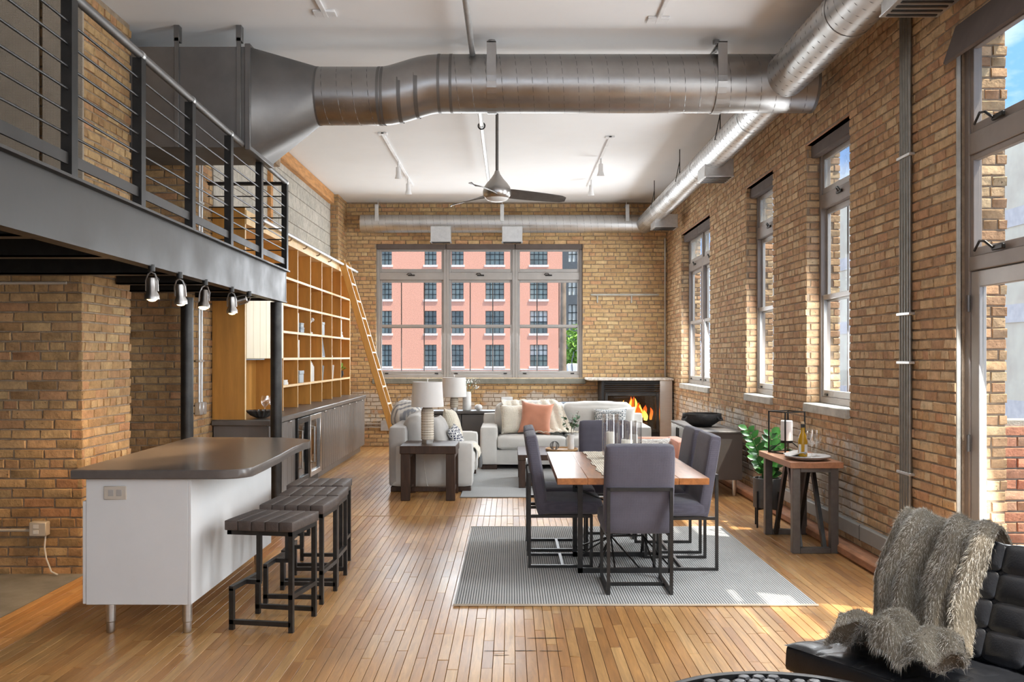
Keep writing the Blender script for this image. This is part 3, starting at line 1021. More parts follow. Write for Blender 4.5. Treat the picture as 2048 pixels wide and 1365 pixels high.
def window_panel(root, axis, a0, a1, d, z0, z1, fm, cassette=True, haze=False):
    """awning light over a double-hung pair; d = inner face of the frame"""
    s, D = 0.05, 0.09
    fr = MB()
    bx(fr, axis, a0, a0 + s, d, d + D, z0, z1, 0.004)
    bx(fr, axis, a1 - s, a1, d, d + D, z0, z1, 0.004)
    bx(fr, axis, a0 + s, a1 - s, d, d + D, z1 - 0.10, z1, 0.004)
    bx(fr, axis, a0 + s, a1 - s, d, d + D, 2.89, 3.02, 0.004)
    bx(fr, axis, a0 + s, a1 - s, d, d + D, z0, z0 + 0.06, 0.004)
    fr.build('window_frame', fm, root)
    i0, i1 = a0 + s, a1 - s
    sw = 0.035
    for nm, q0, q1, dd, hz in (('awning_sash', 3.02, z1 - 0.10, 0.02, True), ('upper_sash', 2.05, 2.89, 0.05, False), ('lower_sash', z0 + 0.06, 2.11, 0.015, False)):
        sb = MB()
        e = d + dd
        bx(sb, axis, i0, i0 + sw, e, e + 0.03, q0, q1, 0.003)
        bx(sb, axis, i1 - sw, i1, e, e + 0.03, q0, q1, 0.003)
        bx(sb, axis, i0 + sw, i1 - sw, e, e + 0.03, q0, q0 + (0.06 if nm != 'upper_sash' else 0.05), 0.003)
        bx(sb, axis, i0 + sw, i1 - sw, e, e + 0.03, q1 - 0.045, q1, 0.003)
        so = sb.build(nm, 'window_metal', root)
        pb = MB()
        bx(pb, axis, i0 + sw, i1 - sw, e + 0.012, e + 0.016, q0 + 0.05, q1 - 0.045)
        pb.build('pane', 'pane_hazy' if (hz and haze) else 'pane', so)
    # crank operator on the transom
    am = (a0 + a1) / 2
    def P(a, dd, z):
        return (dd, a, z) if axis == 'X' else (a, dd, z)
    cr = MB()
    bx(cr, axis, am - 0.06, am + 0.06, d - 0.018, d, 2.955, 2.98, 0.004)
    cr.tube([P(am + 0.01, d - 0.015, 2.97), P(am - 0.01, d - 0.04, 3.0), P(am - 0.05, d - 0.04, 3.0), P(am - 0.08, d - 0.035, 2.975)], 0.007, 6)
    cr.build('crank_handle', 'dark_steel', root)
    for q in (a0 + 0.14, a1 - 0.20):
        lt = MB()
        bx(lt, axis, q, q + 0.06, d + 0.0, d + 0.02, z0 + 0.07, z0 + 0.09, 0.003)
        lt.build('sash_lift', 'dark_steel', root)
    if cassette:
        cs = MB()
        bx(cs, axis, a0 + 0.005, a1 - 0.005, d - 0.075, d - 0.005, z1 - 0.115, z1 - 0.005, 0.008)
        c = cs.build('roller_shade', 'shade_brown', root)

w1 = struct('window_1')
xs = [-2.335, -1.127, 0.07, 1.24]
for i in range(3):
    window_panel(w1, 'Y', xs[i], xs[i + 1], YF + 0.10, 1.18, 3.53, 'window_metal')
    for q in ((0.345, 0.675), (0.345, 0.675), (0.33, 0.66))[i]:
        x = xs[i] + q * (xs[i + 1] - xs[i])
        MB().tube([(x, YF + 0.20, 1.28), (x, YF + 0.20, 2.9)], 0.009, 6).build('guard_rod', 'shade_brown', w1)
MB().bev(-2.40, 1.29, YF - 0.04, YF + 0.10, 1.08, 1.175, 0.008).build('window_sill', 'grey_sill', w1)

for k, (a, b) in enumerate(WIN_R):
    w = struct('window_%d' % (k + 2))
    if k == 0:
        m = (a + b) / 2
        window_panel(w, 'X', a, m, XR + 0.12, WZ0, WZ1, 'window_brown', haze=True)
        window_panel(w, 'X', m, b, XR + 0.12, WZ0, WZ1, 'window_brown', haze=True)
    else:
        window_panel(w, 'X', a, b, XR + 0.12, WZ0, WZ1, 'window_brown', haze=True)
    for q in ((0.3, 0.62) if k else (0.2, 0.8)):
        y = a + q * (b - a)
        MB().tube([(XR + 0.235, y, WZ0 + 0.1), (XR + 0.235, y, 2.9)], 0.008, 6).build('guard_rod', 'shade_brown', w)
    MB().bev(XR - 0.03, XR + 0.14, a - 0.0, b + 0.0, WZ0 - 0.08, WZ0, 0.008).build('window_sill', 'stone_sill', w)
    MB().bev(XR + 0.0, XR + 0.3, a, b, WZ1, WZ1 + 0.012, 0.003).build('lintel', 'ledge_wood', w)
for (a, b) in WIN_BACK:
    pass

# ---- glazed door with two awning lights above
d1 = struct('door_1')
a, b, d = DOOR[0], DOOR[1], XR + 0.055
fr = MB()
fr.bev(d, d + 0.08, b - 0.055, b, 0.0, 3.53, 0.004)
fr.bev(d, d + 0.08, a, a + 0.055, 0.0, 3.53, 0.004)
fr.bev(d, d + 0.08, a + 0.055, b - 0.055, 2.76, 2.89, 0.004)
fr.bev(d, d + 0.08, a + 0.055, b - 0.055, 2.065, 2.15, 0.004)
fr.bev(d, d + 0.08, a + 0.055, b - 0.055, 3.43, 3.53, 0.004)
fr.build('door_frame', 'window_brown', d1)
for q0, q1 in ((2.15, 2.76), (2.89, 3.43)):
    sb = MB()
    e, i0, i1 = d + 0.01, a + 0.055, b - 0.055
    sb.bev(e, e + 0.04, i1 - 0.035, i1, q0, q1, 0.003)
    sb.bev(e, e + 0.04, i0, i0 + 0.035, q0, q1, 0.003)
    sb.bev(e, e + 0.04, i0 + 0.035, i1 - 0.035, q0, q0 + 0.05, 0.003)
    sb.bev(e, e + 0.04, i0 + 0.035, i1 - 0.035, q1 - 0.035, q1, 0.003)
    so = sb.build('awning_sash', 'window_brown', d1)
    MB().box(e + 0.015, e + 0.02, i0 + 0.035, i1 - 0.035, q0 + 0.05, q1 - 0.035).build('pane', 'pane', so)
    hb = MB()
    ym = 5.22
    hb.bev(d - 0.022, d, ym - 0.07, ym + 0.05, q0 + 0.005, q0 + 0.035, 0.005)
    hb.tube([(d - 0.02, ym + 0.03, q0 + 0.02), (d - 0.05, ym + 0.06, q0 + 0.06), (d - 0.05, ym + 0.12, q0 + 0.07), (d - 0.045, ym + 0.19, q0 + 0.02)], 0.008, 6)
    hb.build('crank_handle', 'black_steel', so)
lf = MB()
e, i0, i1 = d + 0.012, a + 0.058, b - 0.058
for args in ((i1 - 0.095, i1, 0.01, 2.06), (i0, i0 + 0.095, 0.01, 2.06)):
    lf.bev(e, e + 0.045, *args, 0.004)
lf.bev(e, e + 0.045, i0 + 0.095, i1 - 0.095, 0.01, 0.2, 0.004)
lf.bev(e, e + 0.045, i0 + 0.095, i1 - 0.095, 1.965, 2.06, 0.004)
lo = lf.build('door_leaf', 'window_metal', d1)
MB().box(e + 0.02, e + 0.026, i0 + 0.095, i1 - 0.095, 0.2, 1.965).build('pane', 'pane', lo)
for z in (1.87, 1.03, 0.22):
    MB().tube([(d - 0.006, b - 0.062, z - 0.05), (d - 0.006, b - 0.062, z + 0.05)], 0.012, 8).build('hinge', 'gunmetal', lo)
MB().bev(d - 0.02, XR + 0.02, b + 0.0, b + 0.012, 0.0, 3.5, 0.003).build('caulk_joint', 'dark_slot', d1)
MB().bev(XR + 0.004, XR + 0.03, b - 0.010, b + 0.004, 0.0, 3.5, 0.003).build('steel_angle', 'stone_sill', d1)
# fabric shade head over the door
vs = tag(MB((2.64, 5.0, 3.33)).prism([(2.615, 3.325), (2.63, 3.315), (2.71, 3.50), (2.71, 3.55), (2.69, 3.55)], -5.6, -4.2, 0.004,
         RX(90)).build('roller_shade_head', 'shade_brown'), 'brown fabric roller shade hood over the glazed door', 'shade')
vs.location = (2.64, 5.0, 3.33)

# ================================================================ OUTSIDE
# pink brick factory across the street, one object for each window
FB = thing('factory_building', 'long pink brick factory with tall gridded windows seen through the far window', 'building', (-10, 90, -8))
FW = MB((-10, 90, -8))
YB = 90.0
cols = [(-22.0, -20.6), (-17.5, -16.1), (-13.0, -11.6), (-8.42, -7.25), (-5.79, -4.62), (-2.48, -0.68), (1.85, 3.55)]
rows = [(-3.3, -1.2), (0.63, 2.72), (3.83, 6.02), (7.15, 9.1), (10.5, 12.6), (13.8, 15.9)]
hs = [(x0, x1, z0, z1) for x0, x1 in cols for z0, z1 in rows]
wall_boxes(FW, 'Y', YB, YB + 0.6, -26, 5.0, -8, 18, hs)
FW.build('wall', 'facade_pink', FB, recalc=False)
MB((-10, 90, -8)).box(-26, 5.0, YB + 0.6, YB + 14, -8, 18).build('body', 'facade_dark', FB)
for x0, x1, z0, z1 in hs:
    w = MB((-10, 90, -8))
    n = 3 if x1 - x0 < 1.3 else 4
    for i in range(n + 1):
        x = x0 + (x1 - x0) * i / n
        w.box(x - 0.035, x + 0.035, YB + 0.25, YB + 0.32, z0, z1)
    for i in range(5):
        z = z0 + (z1 - z0) * i / 4
        w.box(x0, x1, YB + 0.25, YB + 0.32, z - 0.035, z + 0.035)
    wo = w.build('window', 'far_muntin', FB, recalc=False)
    MB((-10, 90, -8)).box(x0, x1, YB + 0.34, YB + 0.36, z0, z1).build('pane', 'far_pane', wo)
    MB((-10, 90, -8)).box(x0 - 0.12, x1 + 0.12, YB - 0.08, YB + 0.3, z0 - 0.22, z0).build('sill', 'facade_trim', wo)
    if x0 > 1 and z0 < 7:
        MB((-10, 90, -8)).box(x0 + 0.05, x1 - 0.05, YB + 0.325, YB + 0.335, z1 - 1.0, z1).build('blind', 'far_blind', wo)
for z in (0.32, 4.9 - 0.6 + 0.0):
    pass
MB((-10, 90, -8)).box(-26, 5.05, YB - 0.06, YB, 0.25, 0.37).build('string_course', 'facade_trim', FB)
DB = thing('apartment_block', 'dark slate apartment block beyond the pink factory', 'building', (8, 100, -8))
wall_boxes(w := MB((8, 100, -8)), 'Y', 100, 100.5, 5.3, 16, -8, 20, [(6.2, 7.5, z, z + 2.6) for z in (4.6, 8.2, 11.8)])
w.build('wall', 'facade_dark', DB, recalc=False)
for z in (4.6, 8.2, 11.8):
    wo = MB((8, 100, -8)).box(6.2, 7.5, 100.3, 100.35, z, z + 2.6).build('window', 'far_blind', DB)
    w = MB((8, 100, -8))
    for i in range(4):
        w.box(6.2 + 0.43 * i - 0.04, 6.2 + 0.43 * i + 0.04, 100.22, 100.3, z, z + 2.6)
    for i in range(4):
        w.box(6.2, 7.5, 100.22, 100.3, z + 0.866 * i - 0.04, z + 0.866 * i + 0.04)
    w.build('muntin_grid', 'far_muntin', wo, recalc=False)
pl = tag(MB((2.18, 39, -8)).tube([(2.18, 39, -8), (2.19, 39, 0), (2.2, 39, 4.9)], [0.17, 0.15, 0.12], 10).build('utility_pole', 'pole_wood'),
         'weathered wooden utility pole outside the far window', 'pole')
pl.location = (2.18, 39, -8)
tr = thing('street_tree', 'bright green leafy tree behind the utility pole', 'tree', (4.15, 60, -8))
MB((4.15, 60, -8)).tube([(4.15, 60, -8), (4.2, 60, -3), (4.1, 60, 1.5)], [0.22, 0.16, 0.06], 8).build('trunk', 'pole_wood', tr)
lv = MB((4.15, 60, -8))
rr = random.Random(4)
for i in range(1500):
    v = Vector((rr.gauss(0, 1), rr.gauss(0, 1), rr.gauss(0, 1))).normalized() * rr.random() ** 0.4
    p = Vector((4.25 + v.x * 1.05, 60 + v.y * 1.2, 0.8 + v.z * 3.0))
    lv.leaf(p, Vector((rr.gauss(0, 1), rr.gauss(0, 1), rr.gauss(0, 0.7))), (0, 0, 1), 0.34, 0.22)
lv.build('crown', 'fresh_leaf', tr, recalc=False)
bk = thing('bucket_lift', 'white lift bucket beside the wooden utility pole', 'lift', (2.6, 37, -8))
MB((2.6, 37, -8)).bev(2.24, 2.66, 36.8, 37.3, 0.60, 1.28, 0.05).build('bucket', 'white_paint', bk)
MB((2.6, 37, -8)).tube([(2.5, 37, 0.6), (2.55, 37, -1.0), (2.7, 37, -8)], 0.04, 6).build('arm', 'facade_dark', bk)
MB((2.6, 37, -8)).tube([(2.45, 36.8, 0.9), (2.42, 36.8, 1.4), (2.5, 36.8, 1.75)], 0.02, 6).build('control_rod', 'facade_dark', bk)
g = MB().box(-90, 90, 16.6, 150, -8.3, -8.0).build('street', 'asphalt')
g['kind'] = 'structure'
# neighbour and balcony parapet on the right
nb = thing('neighbour_building', 'pale weathered brick building across the side court', 'building', (12, 14, -8))
NB = MB((12, 14, -8))
NB.box(11.0, 20, 2.0, 40, -8, 6.5)
NB.build('wall', 'pale_render', nb)
for i in range(5):
    MB((12, 14, -8)).box(10.97, 11.0, 2.0, 40, -4.0 + 2.1 * i, -3.6 + 2.1 * i).build('band', 'facade_trim', nb)
pp = thing('balcony_parapet', 'red brick balcony parapet outside the glazed door', 'parapet', (4.4, 7.0, -0.3))
MB((4.4, 7.0, -0.3)).box(XO + 0.01, 6.0, 6.82, 7.05, -0.3, 1.08).build('mortar_core', 'mortar_pale', pp)
MB((4.4, 7.0, -0.3)).bev(XO + 0.01, 6.0, 4.0, 6.81, -0.3, -0.05, 0.01).build('balcony_slab', 'concrete', pp)
i = 0
for r in range(17):
    zc = -0.26 + r * 0.079
    x = XO + 0.012 - (0.1 if r % 2 else 0.0)
    while x < 4.7:
        x0, x1 = max(x, XO + 0.012), x + 0.2
        if x1 - x0 > 0.04:
            o = bpy.data.objects.new('brick', brick_me('brick_red', i % 7))
            o.location = ((x0 + x1) / 2 - 4.4, 6.83 - 7.0, zc + 0.3)
            o.rotation_euler = (0, 0, math.pi)
            o.scale = ((x1 - x0 - 0.012) / BL, 1, 1.12)
            o.parent = pp
            COL.objects.link(o)
            i += 1
        x += 0.2
# ================================================================ OVERHEAD
def helix(p0, p1, r, pitch, seg=16):
    p0, p1 = Vector(p0), Vector(p1)
    d = (p1 - p0)
    L = d.length
    d.normalize()
    u = d.orthogonal().normalized()
    w = d.cross(u)
    n = int(L / pitch * seg)
    return [p0 + d * (L * i / n) + (u * math.cos(2 * math.pi * i / seg) + w * math.sin(2 * math.pi * i / seg)) * r for i in range(n + 1)]

def diffuser(parent, off, x0, x1, y0, y1, z0, z1, n=5):
    b = MB(off).bev(x0, x1, y0, y1, z0 + 0.015, z1, 0.004).build('diffuser_box', 'galvanised', parent)
    MB(off).bev(x0 - 0.008, x1 + 0.008, y0 - 0.008, y1 + 0.008, z0 + 0.008, z0 + 0.02, 0.002).build('flange', 'galvanised', b)
    g = MB(off)
    for i in range(n):
        q = y0 + (y1 - y0) * (i + 0.5) / n
        g.box(x0 + 0.02, x1 - 0.02, q - 0.012, q + 0.012, z0 + 0.002, z0 + 0.008)
    g.build('grille', 'dark_steel', b)

YC, ZD = 7.8, 3.852
# cross duct with rectangular plenum, transition and offset elbow
cd = thing('cross_duct', 'large round metal duct crossing the room below the ceiling, fed by a box plenum', 'duct', (0, YC, ZD))
O = (0, YC, ZD)
MB(O).bev(-3.9, -2.12, 7.45, 8.15, 3.237, 4.05, 0.004).build('plenum', 'duct_dull', cd)
for x in (-2.69, -2.19):
    s = MB(O)
    s.bev(x - 0.018, x + 0.018, 7.435, 7.45, 3.237, 4.12, 0.002)
    s.bev(x - 0.022, x + 0.022, 7.435, 7.50, 4.09, 4.22, 0.002)
    s.build('hanger_strap', 'duct_dull', cd)
MB(O).bev(-2.14, -2.095, 7.43, 8.17, 3.215, 4.07, 0.004).build('flange', 'duct_dull', cd)
# square to round
Z0 = 3.747
n = 48
cor = [(-2.11, YC + sy * 0.35, 3.643 + sz * 0.405) for sy, sz in ((1, 1), (-1, 1), (-1, -1), (1, -1))]
ring = [(-1.62, YC + math.cos(2 * math.pi * k / n) * 0.240, Z0 + math.sin(2 * math.pi * k / n) * 0.240) for k in range(n)]
tri = []
for q in range(4):
    for k in range(n // 4):
        tri.append((q, 4 + (q * n // 4 + k) % n, 4 + (q * n // 4 + k + 1) % n))
    tri.append((q, 4 + ((q + 1) * n // 4) % n, (q + 1) % 4))
mb = MB(O)
mb.add(cor + ring, tri)
mb.build('transition', 'duct_dull', cd, angle=12)
path = [(-1.64, YC, Z0), (-1.1, YC, Z0)]
for i in range(1, 9):
    t = i / 8
    e = t * t * (3 - 2 * t)
    path.append((-1.1 + 0.5 * t, YC, Z0 + (ZD - Z0) * e))
path += [(0.3, YC, ZD), (1.4, YC, ZD), (2.54, YC, ZD)]
MB(O).tube(path, 0.240, 40).build('round_tube', 'cross_duct_metal', cd)
for x, z in ((-1.62, Z0), (-1.10, Z0), (-1.07, Z0), (-0.92, Z0 + 0.02), (-0.78, Z0 + 0.06), (-0.60, ZD), (-0.50, ZD), (2.53, ZD)):
    tl = {-0.92: 0.04, -0.78: 0.05}.get(x, 0)
    MB(O).tube([(x - 0.012 - tl * 0.2, YC, z), (x + 0.012, YC, z)], 0.2425, 40, cap=False).build('collar', 'duct_dull', cd)
sm = MB(O).tube(helix((-0.5, YC, ZD), (2.5, YC, ZD), 0.2395, 0.125, 20), 0.0035, 4)
sm.tube(helix((-1.6, YC, Z0), (-1.12, YC, Z0), 0.2395, 0.125, 20), 0.0035, 4)
sm.build('spiral_seam', 'duct_seam', cd)
for x in (-0.16, 1.73):
    hb = MB(O)
    pts = [(YC - 0.246, 0.33)] + [(YC - 0.246 * math.cos(t), ZD - 0.246 * math.sin(t)) for t in [math.pi * i / 16 for i in range(17)]]
    hb.box(x - 0.038, x + 0.038, YC - 0.25, YC - 0.243, ZD, 4.13)
    hb.box(x - 0.038, x + 0.038, YC + 0.243, YC + 0.25, ZD, 4.13)
    hb.box(x - 0.038, x + 0.038, YC - 0.25, YC + 0.25, 4.12, 4.128)
    for i in range(16):
        t0, t1 = math.pi * i / 16, math.pi * (i + 1) / 16
        hb.bar((x, YC - 0.247 * math.cos(t0), ZD - 0.247 * math.sin(t0)), (x, YC - 0.247 * math.cos(t1), ZD - 0.247 * math.sin(t1)), 0.076, 0.005, up=(0, 0.01, 1))
    hb.tube([(x, YC, 4.12), (x, YC, ZC)], 0.008, 6)
    hb.tube([(x, YC, ZC - 0.03), (x, YC, ZC - 0.001)], 0.03, 12)
    hb.build('hanger_strap', 'cross_duct_metal', cd)

# duct along the right wall, near run (wider) and far run
def long_duct(name, label, y0, y1, r, zc, boxes, rods):
    off = (2.27, y0, zc)
    t = thing(name, label, 'duct', off)
    MB(off).tube([(2.27, y0, zc), (2.27, (y0 + y1) / 2, zc), (2.27, y1, zc)], r, 36).build('round_tube', 'duct', t)
    MB(off).tube(helix((2.27, y0 + 0.05, zc), (2.27, y1 - 0.05, zc), r - 0.0005, 0.115, 18), 0.003, 4).build('spiral_seam', 'duct_seam', t)
    for y in [y0 + 0.9 + 2.3 * i for i in range(int((y1 - y0) / 2.3) + 1)]:
        if y < y1 - 0.1:
            MB(off).tube([(2.27, y - 0.02, zc), (2.27, y + 0.02, zc)], r + 0.003, 36, cap=False).build('collar', 'galvanised', t)
    for (x0, x1, b0, b1, z0, z1) in boxes:
        diffuser(t, off, x0, x1, b0, b1, z0, z1)
    for y in rods:
        h = MB(off)
        h.tube([(2.27 - 0.1, y, zc + r * 0.7), (2.27 - 0.1, y, ZC)], 0.006, 6)
        h.tube([(2.27 - r - 0.004, y, zc), (2.27 - 0.1, y, zc + r + 0.12)], 0.005, 6)
        h.build('hanger_rod', 'dark_steel', t)
long_duct('near_wall_duct', 'spiral metal duct running toward the camera along the right wall', 3.0, 7.8, 0.178, 3.87,
          [(2.24, 2.58, 5.25, 5.6, 3.60, 3.80)], (4.4,))
long_duct('far_wall_duct', 'spiral metal duct receding along the right wall beyond the cross duct', 7.8, 15.72, 0.15, 3.80,
          [(2.16, 2.48, 10.3, 10.7, 3.55, 3.76), (2.22, 2.58, 14.3, 14.7, 3.55, 3.76)], (9.6, 11.9, 14.0))
# duct over the far window
off = (0, 15.72, 3.81)
bd = thing('window_duct', 'pale spiral duct hung above the far window', 'duct', off)
MB(off).tube([(-2.55, 15.72, 3.81), (0, 15.72, 3.81), (2.27, 15.72, 3.81)], 0.152, 32).build('round_tube', 'duct', bd)
MB(off).tube(helix((-2.5, 15.72, 3.81), (2.1, 15.72, 3.81), 0.1515, 0.115, 18), 0.003, 4).build('spiral_seam', 'duct_seam', bd)
for x in (-1.18, 0.02):
    diffuser(bd, off, x - 0.17, x + 0.17, 15.5, 15.72, 3.47, 3.74, 4)
for x in (-2.26, -0.15, 1.96):
    s = MB(off)
    s.bev(x - 0.032, x + 0.032, 15.56, 15.566, 3.83, 4.12, 0.002)
    s.bev(x - 0.032, x + 0.032, 15.56, 15.9, 4.11, 4.118, 0.002)
    s.tube([(x, 15.72, 4.11), (x, 15.72, ZC)], 0.007, 6)
    s.build('hanger_strap', 'galvanised', bd)

# sprinkler pipe
off = (-0.32, 9.5, 4.06)
sp = thing('sprinkler_pipe', 'thin steel sprinkler pipe running along the ceiling centre', 'pipe', off)
MB(off).tube([(-0.32, 3.5, 4.06), (-0.32, 9.0, 4.06), (-0.32, 13.2, 4.06)], 0.024, 12).build('pipe', 'galvanised', sp)
for y in (6.2, 10.05):
    h = MB(off)
    h.tube([(-0.32 + 0.036 * math.cos(a), y, 4.06 + 0.036 * math.sin(a)) for a in [2 * math.pi * i / 14 for i in range(14)]], 0.008, 6, closed=True)
    h.tube([(-0.32, y, 4.09), (-0.32, y, ZC)], 0.007, 6)
    h.build('hanger_ring', 'dark_steel', sp)

# ceiling fan
FX, FY = -0.136, 9.0
off = (FX, FY, 3.1)
fan = thing('ceiling_fan', 'brushed metal ceiling fan with three grey blades on a long rod', 'fan', off)
MB(off).tube([(FX, FY, 3.3), (FX, FY, ZC)], 0.015, 12).build('downrod', 'gunmetal', fan)
MB(off).lathe([(0.0, 0.0), (0.07, 0), (0.07, 0.05), (0.03, 0.07), (0, 0.07)], (FX, FY, ZC - 0.07), 20).build('canopy', 'brushed_nickel', fan)
MB(off).lathe([(0.0, 3.075), (0.075, 3.078), (0.115, 3.095), (0.135, 3.125), (0.138, 3.16), (0.128, 3.20), (0.10, 3.24), (0.06, 3.285), (0.03, 3.33), (0.02, 3.36), (0, 3.36)], (FX, FY, 0), 32).build('motor_housing', 'brushed_nickel', fan)
MB(off).lathe([(0.0, 3.058), (0.06, 3.062), (0.10, 3.078), (0.112, 3.095), (0.0, 3.1)], (FX, FY, 0), 28).build('light_lens', 'white_ceramic', fan)
for deg in (13, 133, 253):
    bl = MB(off)
    Mx = RZ(deg, (FX, FY, 3.125))
    def blade(u, v):
        x = 0.12 + 0.57 * u
        wd = 0.155 * (0.45 + 0.9 * u ** 0.6 * (1 - u) ** 0.35 + 0.1 * (1 - u)) * (1 if u < 0.97 else 0.5)
        y = (v - 0.5) * wd
        return (x, y, 0.02 - 0.035 * u - (v - 0.5) * 0.07 * (1 - 0.5 * u))
    bl.grid(blade, 14, 4, 0.007, Mx)
    bl.build('blade', 'gunmetal', fan)

# track lights on the ceiling
def track(label, x, y0, y1, heads, grp):
    off = (x, (y0 + y1) / 2, ZC)
    t = thing('track_light', label, 'lamp', off, group=grp)
    MB(off).bev(x - 0.018, x + 0.018, y0, y1, ZC - 0.022, ZC - 0.0005, 0.003).build('rail', 'white_paint', t)
    MB(off).bev(x - 0.055, x + 0.055, y0 - 0.0, y0 + 0.09, ZC - 0.02, ZC - 0.0008, 0.003).build('end_plate', 'white_paint', t) if y0 > 8 else \
        MB(off).bev(x - 0.085, x + 0.085, y1 - 0.12, y1, ZC - 0.02, ZC - 0.0008, 0.003).build('end_plate', 'white_paint', t)
    for y in heads:
        h = MB(off)
        h.tube([(x, y, ZC - 0.02), (x, y, ZC - 0.10)], 0.012, 8)
        h.lathe([(0.022, 0.0), (0.030, -0.01), (0.034, -0.10), (0.052, -0.16), (0.046, -0.16), (0.03, -0.12), (0, -0.12)], n=20,
                M=Matrix.Translation(Vector((x, y, ZC - 0.09))) @ RX(14))
        ho = h.build('spot_head', 'white_paint', t)
        MB(off).lathe([(0, -0.155), (0.044, -0.155), (0.044, -0.15), (0, -0.15)], n=20, M=Matrix.Translation(Vector((x, y, ZC - 0.09))) @ RX(14)).build('bulb', 'bulb_soft', ho)
track('white ceiling track with two spots left of the fan', -1.53, 10.99, 14.4, (12.55, 13.75), 'ceiling track lights')
track('white ceiling track with two spots right of the fan', 1.20, 11.17, 14.46, (12.35, 13.85), 'ceiling track lights')
track('bare white ceiling track in front of the plenum', -1.44, 4.2, 7.22, (), 'ceiling track lights')
track('bare white ceiling track in front of the cross duct hanger', 1.16, 4.2, 7.36, (), 'ceiling track lights')

# ================================================================ GALLERY (mezzanine)
def gx(y):
    return -2.06 - 0.028 * (y - 3.73)
Y0M, Y1M = 2.4, 9.1
ZB, ZT = 2.08, 2.396
off = (-2.3, 6.0, ZB)
mz = thing('gallery_deck', 'steel-edged gallery floor overhead, carried by two round columns', 'gallery', off)
ang = math.degrees(math.atan(0.028))
fb = MB(off)
fb.bar((gx(Y0M) - 0.008, Y0M, (ZB + ZT) / 2), (gx(Y1M) - 0.008, Y1M, (ZB + ZT) / 2), 0.012, ZT - ZB - 0.02)
fb.bar((gx(Y0M) - 0.035, Y0M, ZB + 0.007), (gx(Y1M) - 0.035, Y1M, ZB + 0.007), 0.085, 0.014)
fb.bar((gx(Y0M) - 0.005, Y0M, ZT - 0.007), (gx(Y1M) - 0.005, Y1M, ZT - 0.007), 0.085, 0.014)
fb.build('fascia_beam', 'raw_steel', mz)
eb = MB(off).box(-3.02, gx(Y1M), Y1M - 0.012, Y1M, ZB + 0.02, ZT).build('end_beam', 'dark_steel', mz)
MB(off).box(-5.8, gx(6) - 0.02, Y0M, 6.58, ZT - 0.06, ZT - 0.015).build('deck_board', 'black_steel', mz)
MB(off).box(XP + 0.015, gx(9.1) - 0.02, 6.58, Y1M - 0.01, ZT - 0.06, ZT - 0.015).build('deck_board', 'black_steel', mz)
for y in (3.3, 4.3, 5.2, 6.3, 7.15, 7.95, 8.7):
    j = MB(off)
    x0 = -5.7 if y < 6.5 else (XP + 0.01 if y < 7.45 else XL + 0.0 if y > 8.45 else -4.1)
    j.box(x0, gx(y) - 0.03, y - 0.004, y + 0.004, ZB + 0.03, ZT - 0.06)
    j.box(x0, gx(y) - 0.03, y - 0.004, y + 0.09, ZB + 0.03, ZB + 0.042)
    j.build('joist', 'black_steel', mz)
for x, y in ((-2.285, 9.0), (-2.90, 8.28)):
    c = MB(off)
    c.tube([(x, y, 0.012), (x, y, ZB)], 0.055, 24)
    co = c.build('column', 'dark_steel', mz)
    MB(off).bev(x - 0.1, x + 0.1, y - 0.1, y + 0.1, 0.001, 0.013, 0.002).build('base_plate', 'dark_steel', co)
# railing
off = (-2.2, 6.0, ZT)
rl = thing('gallery_railing', 'black steel railing with thin horizontal rods on the gallery edge', 'railing', off)
py = [2.55, 3.49, 4.37, 5.25, 6.16, 7.09, 8.05, 9.075]
ZH = 3.262
for y in py:
    p = MB(off)
    x = gx(y) + 0.012
    p.bar((x, y, ZT + 0.0), (x, y, ZH - 0.02), 0.012, 0.062, up=(0, 1, 0))
    p.bar((x - 0.022, y - 0.026, ZT), (x - 0.022, y - 0.026, ZH - 0.02), 0.05, 0.008)
    p.build('post', 'black_steel', rl)
    MB(off).tube([(x - 0.012, y - 0.015, ZH), (x - 0.012, y + 0.015, ZH)], 0.0265, 12).build('weld_sleeve', 'galvanised', rl)
hr = MB(off)
hr.tube([(gx(Y0M), Y0M, ZH), (gx(Y1M), Y1M, ZH)], 0.024, 14)
hr.build('handrail', 'duct_dull', rl, label='bare steel tube handrail')
ZR = [ZT + 0.20 + 0.106 * i for i in range(6)]
for z in ZR:
    MB(off).tube([(gx(Y0M) - 0.004, Y0M, z), (gx(Y1M) - 0.004, Y1M, z)], 0.0065, 8).build('rod', 'dark_steel', rl)
MB(off).bar((gx(Y0M) - 0.004, Y0M, ZT + 0.085), (gx(Y1M) - 0.004, Y1M, ZT + 0.085), 0.010, 0.055).build('toe_bar', 'raw_steel', rl)
xe = gx(9.09)
MB(off).bar((-3.05, 9.085, ZH - 0.012), (xe, 9.085, ZH - 0.012), 0.05, 0.03, up=(0, 0, 1)).build('end_rail', 'black_steel', rl)
for z in ZR:
    MB(off).tube([(-3.05, 9.085, z), (xe, 9.085, z)], 0.006, 6).build('rod', 'black_steel', rl)
MB(off).bar((-3.05, 9.085, ZT + 0.05), (xe, 9.085, ZT + 0.05), 0.012, 0.045).build('toe_bar', 'black_steel', rl)
# fabric panels standing on the gallery
off = (-3.3, 6.5, ZT)
for k, (x0, x1, lb) in enumerate(((-4.3, -3.335, 'wide beige fabric screen panel behind the gallery railing'), (-3.305, -3.02, 'narrow beige fabric screen panel beside the brick pier'))):
    o = tag(MB(((x0 + x1) / 2, 6.5, ZT)).bev(x0, x1, 6.52, 6.545, ZT, ZC - 0.01, 0.003).build('screen_panel', 'panel_cloth'), lb, 'screen', 'screen panels')
    o.location = ((x0 + x1) / 2, 6.5, ZT)
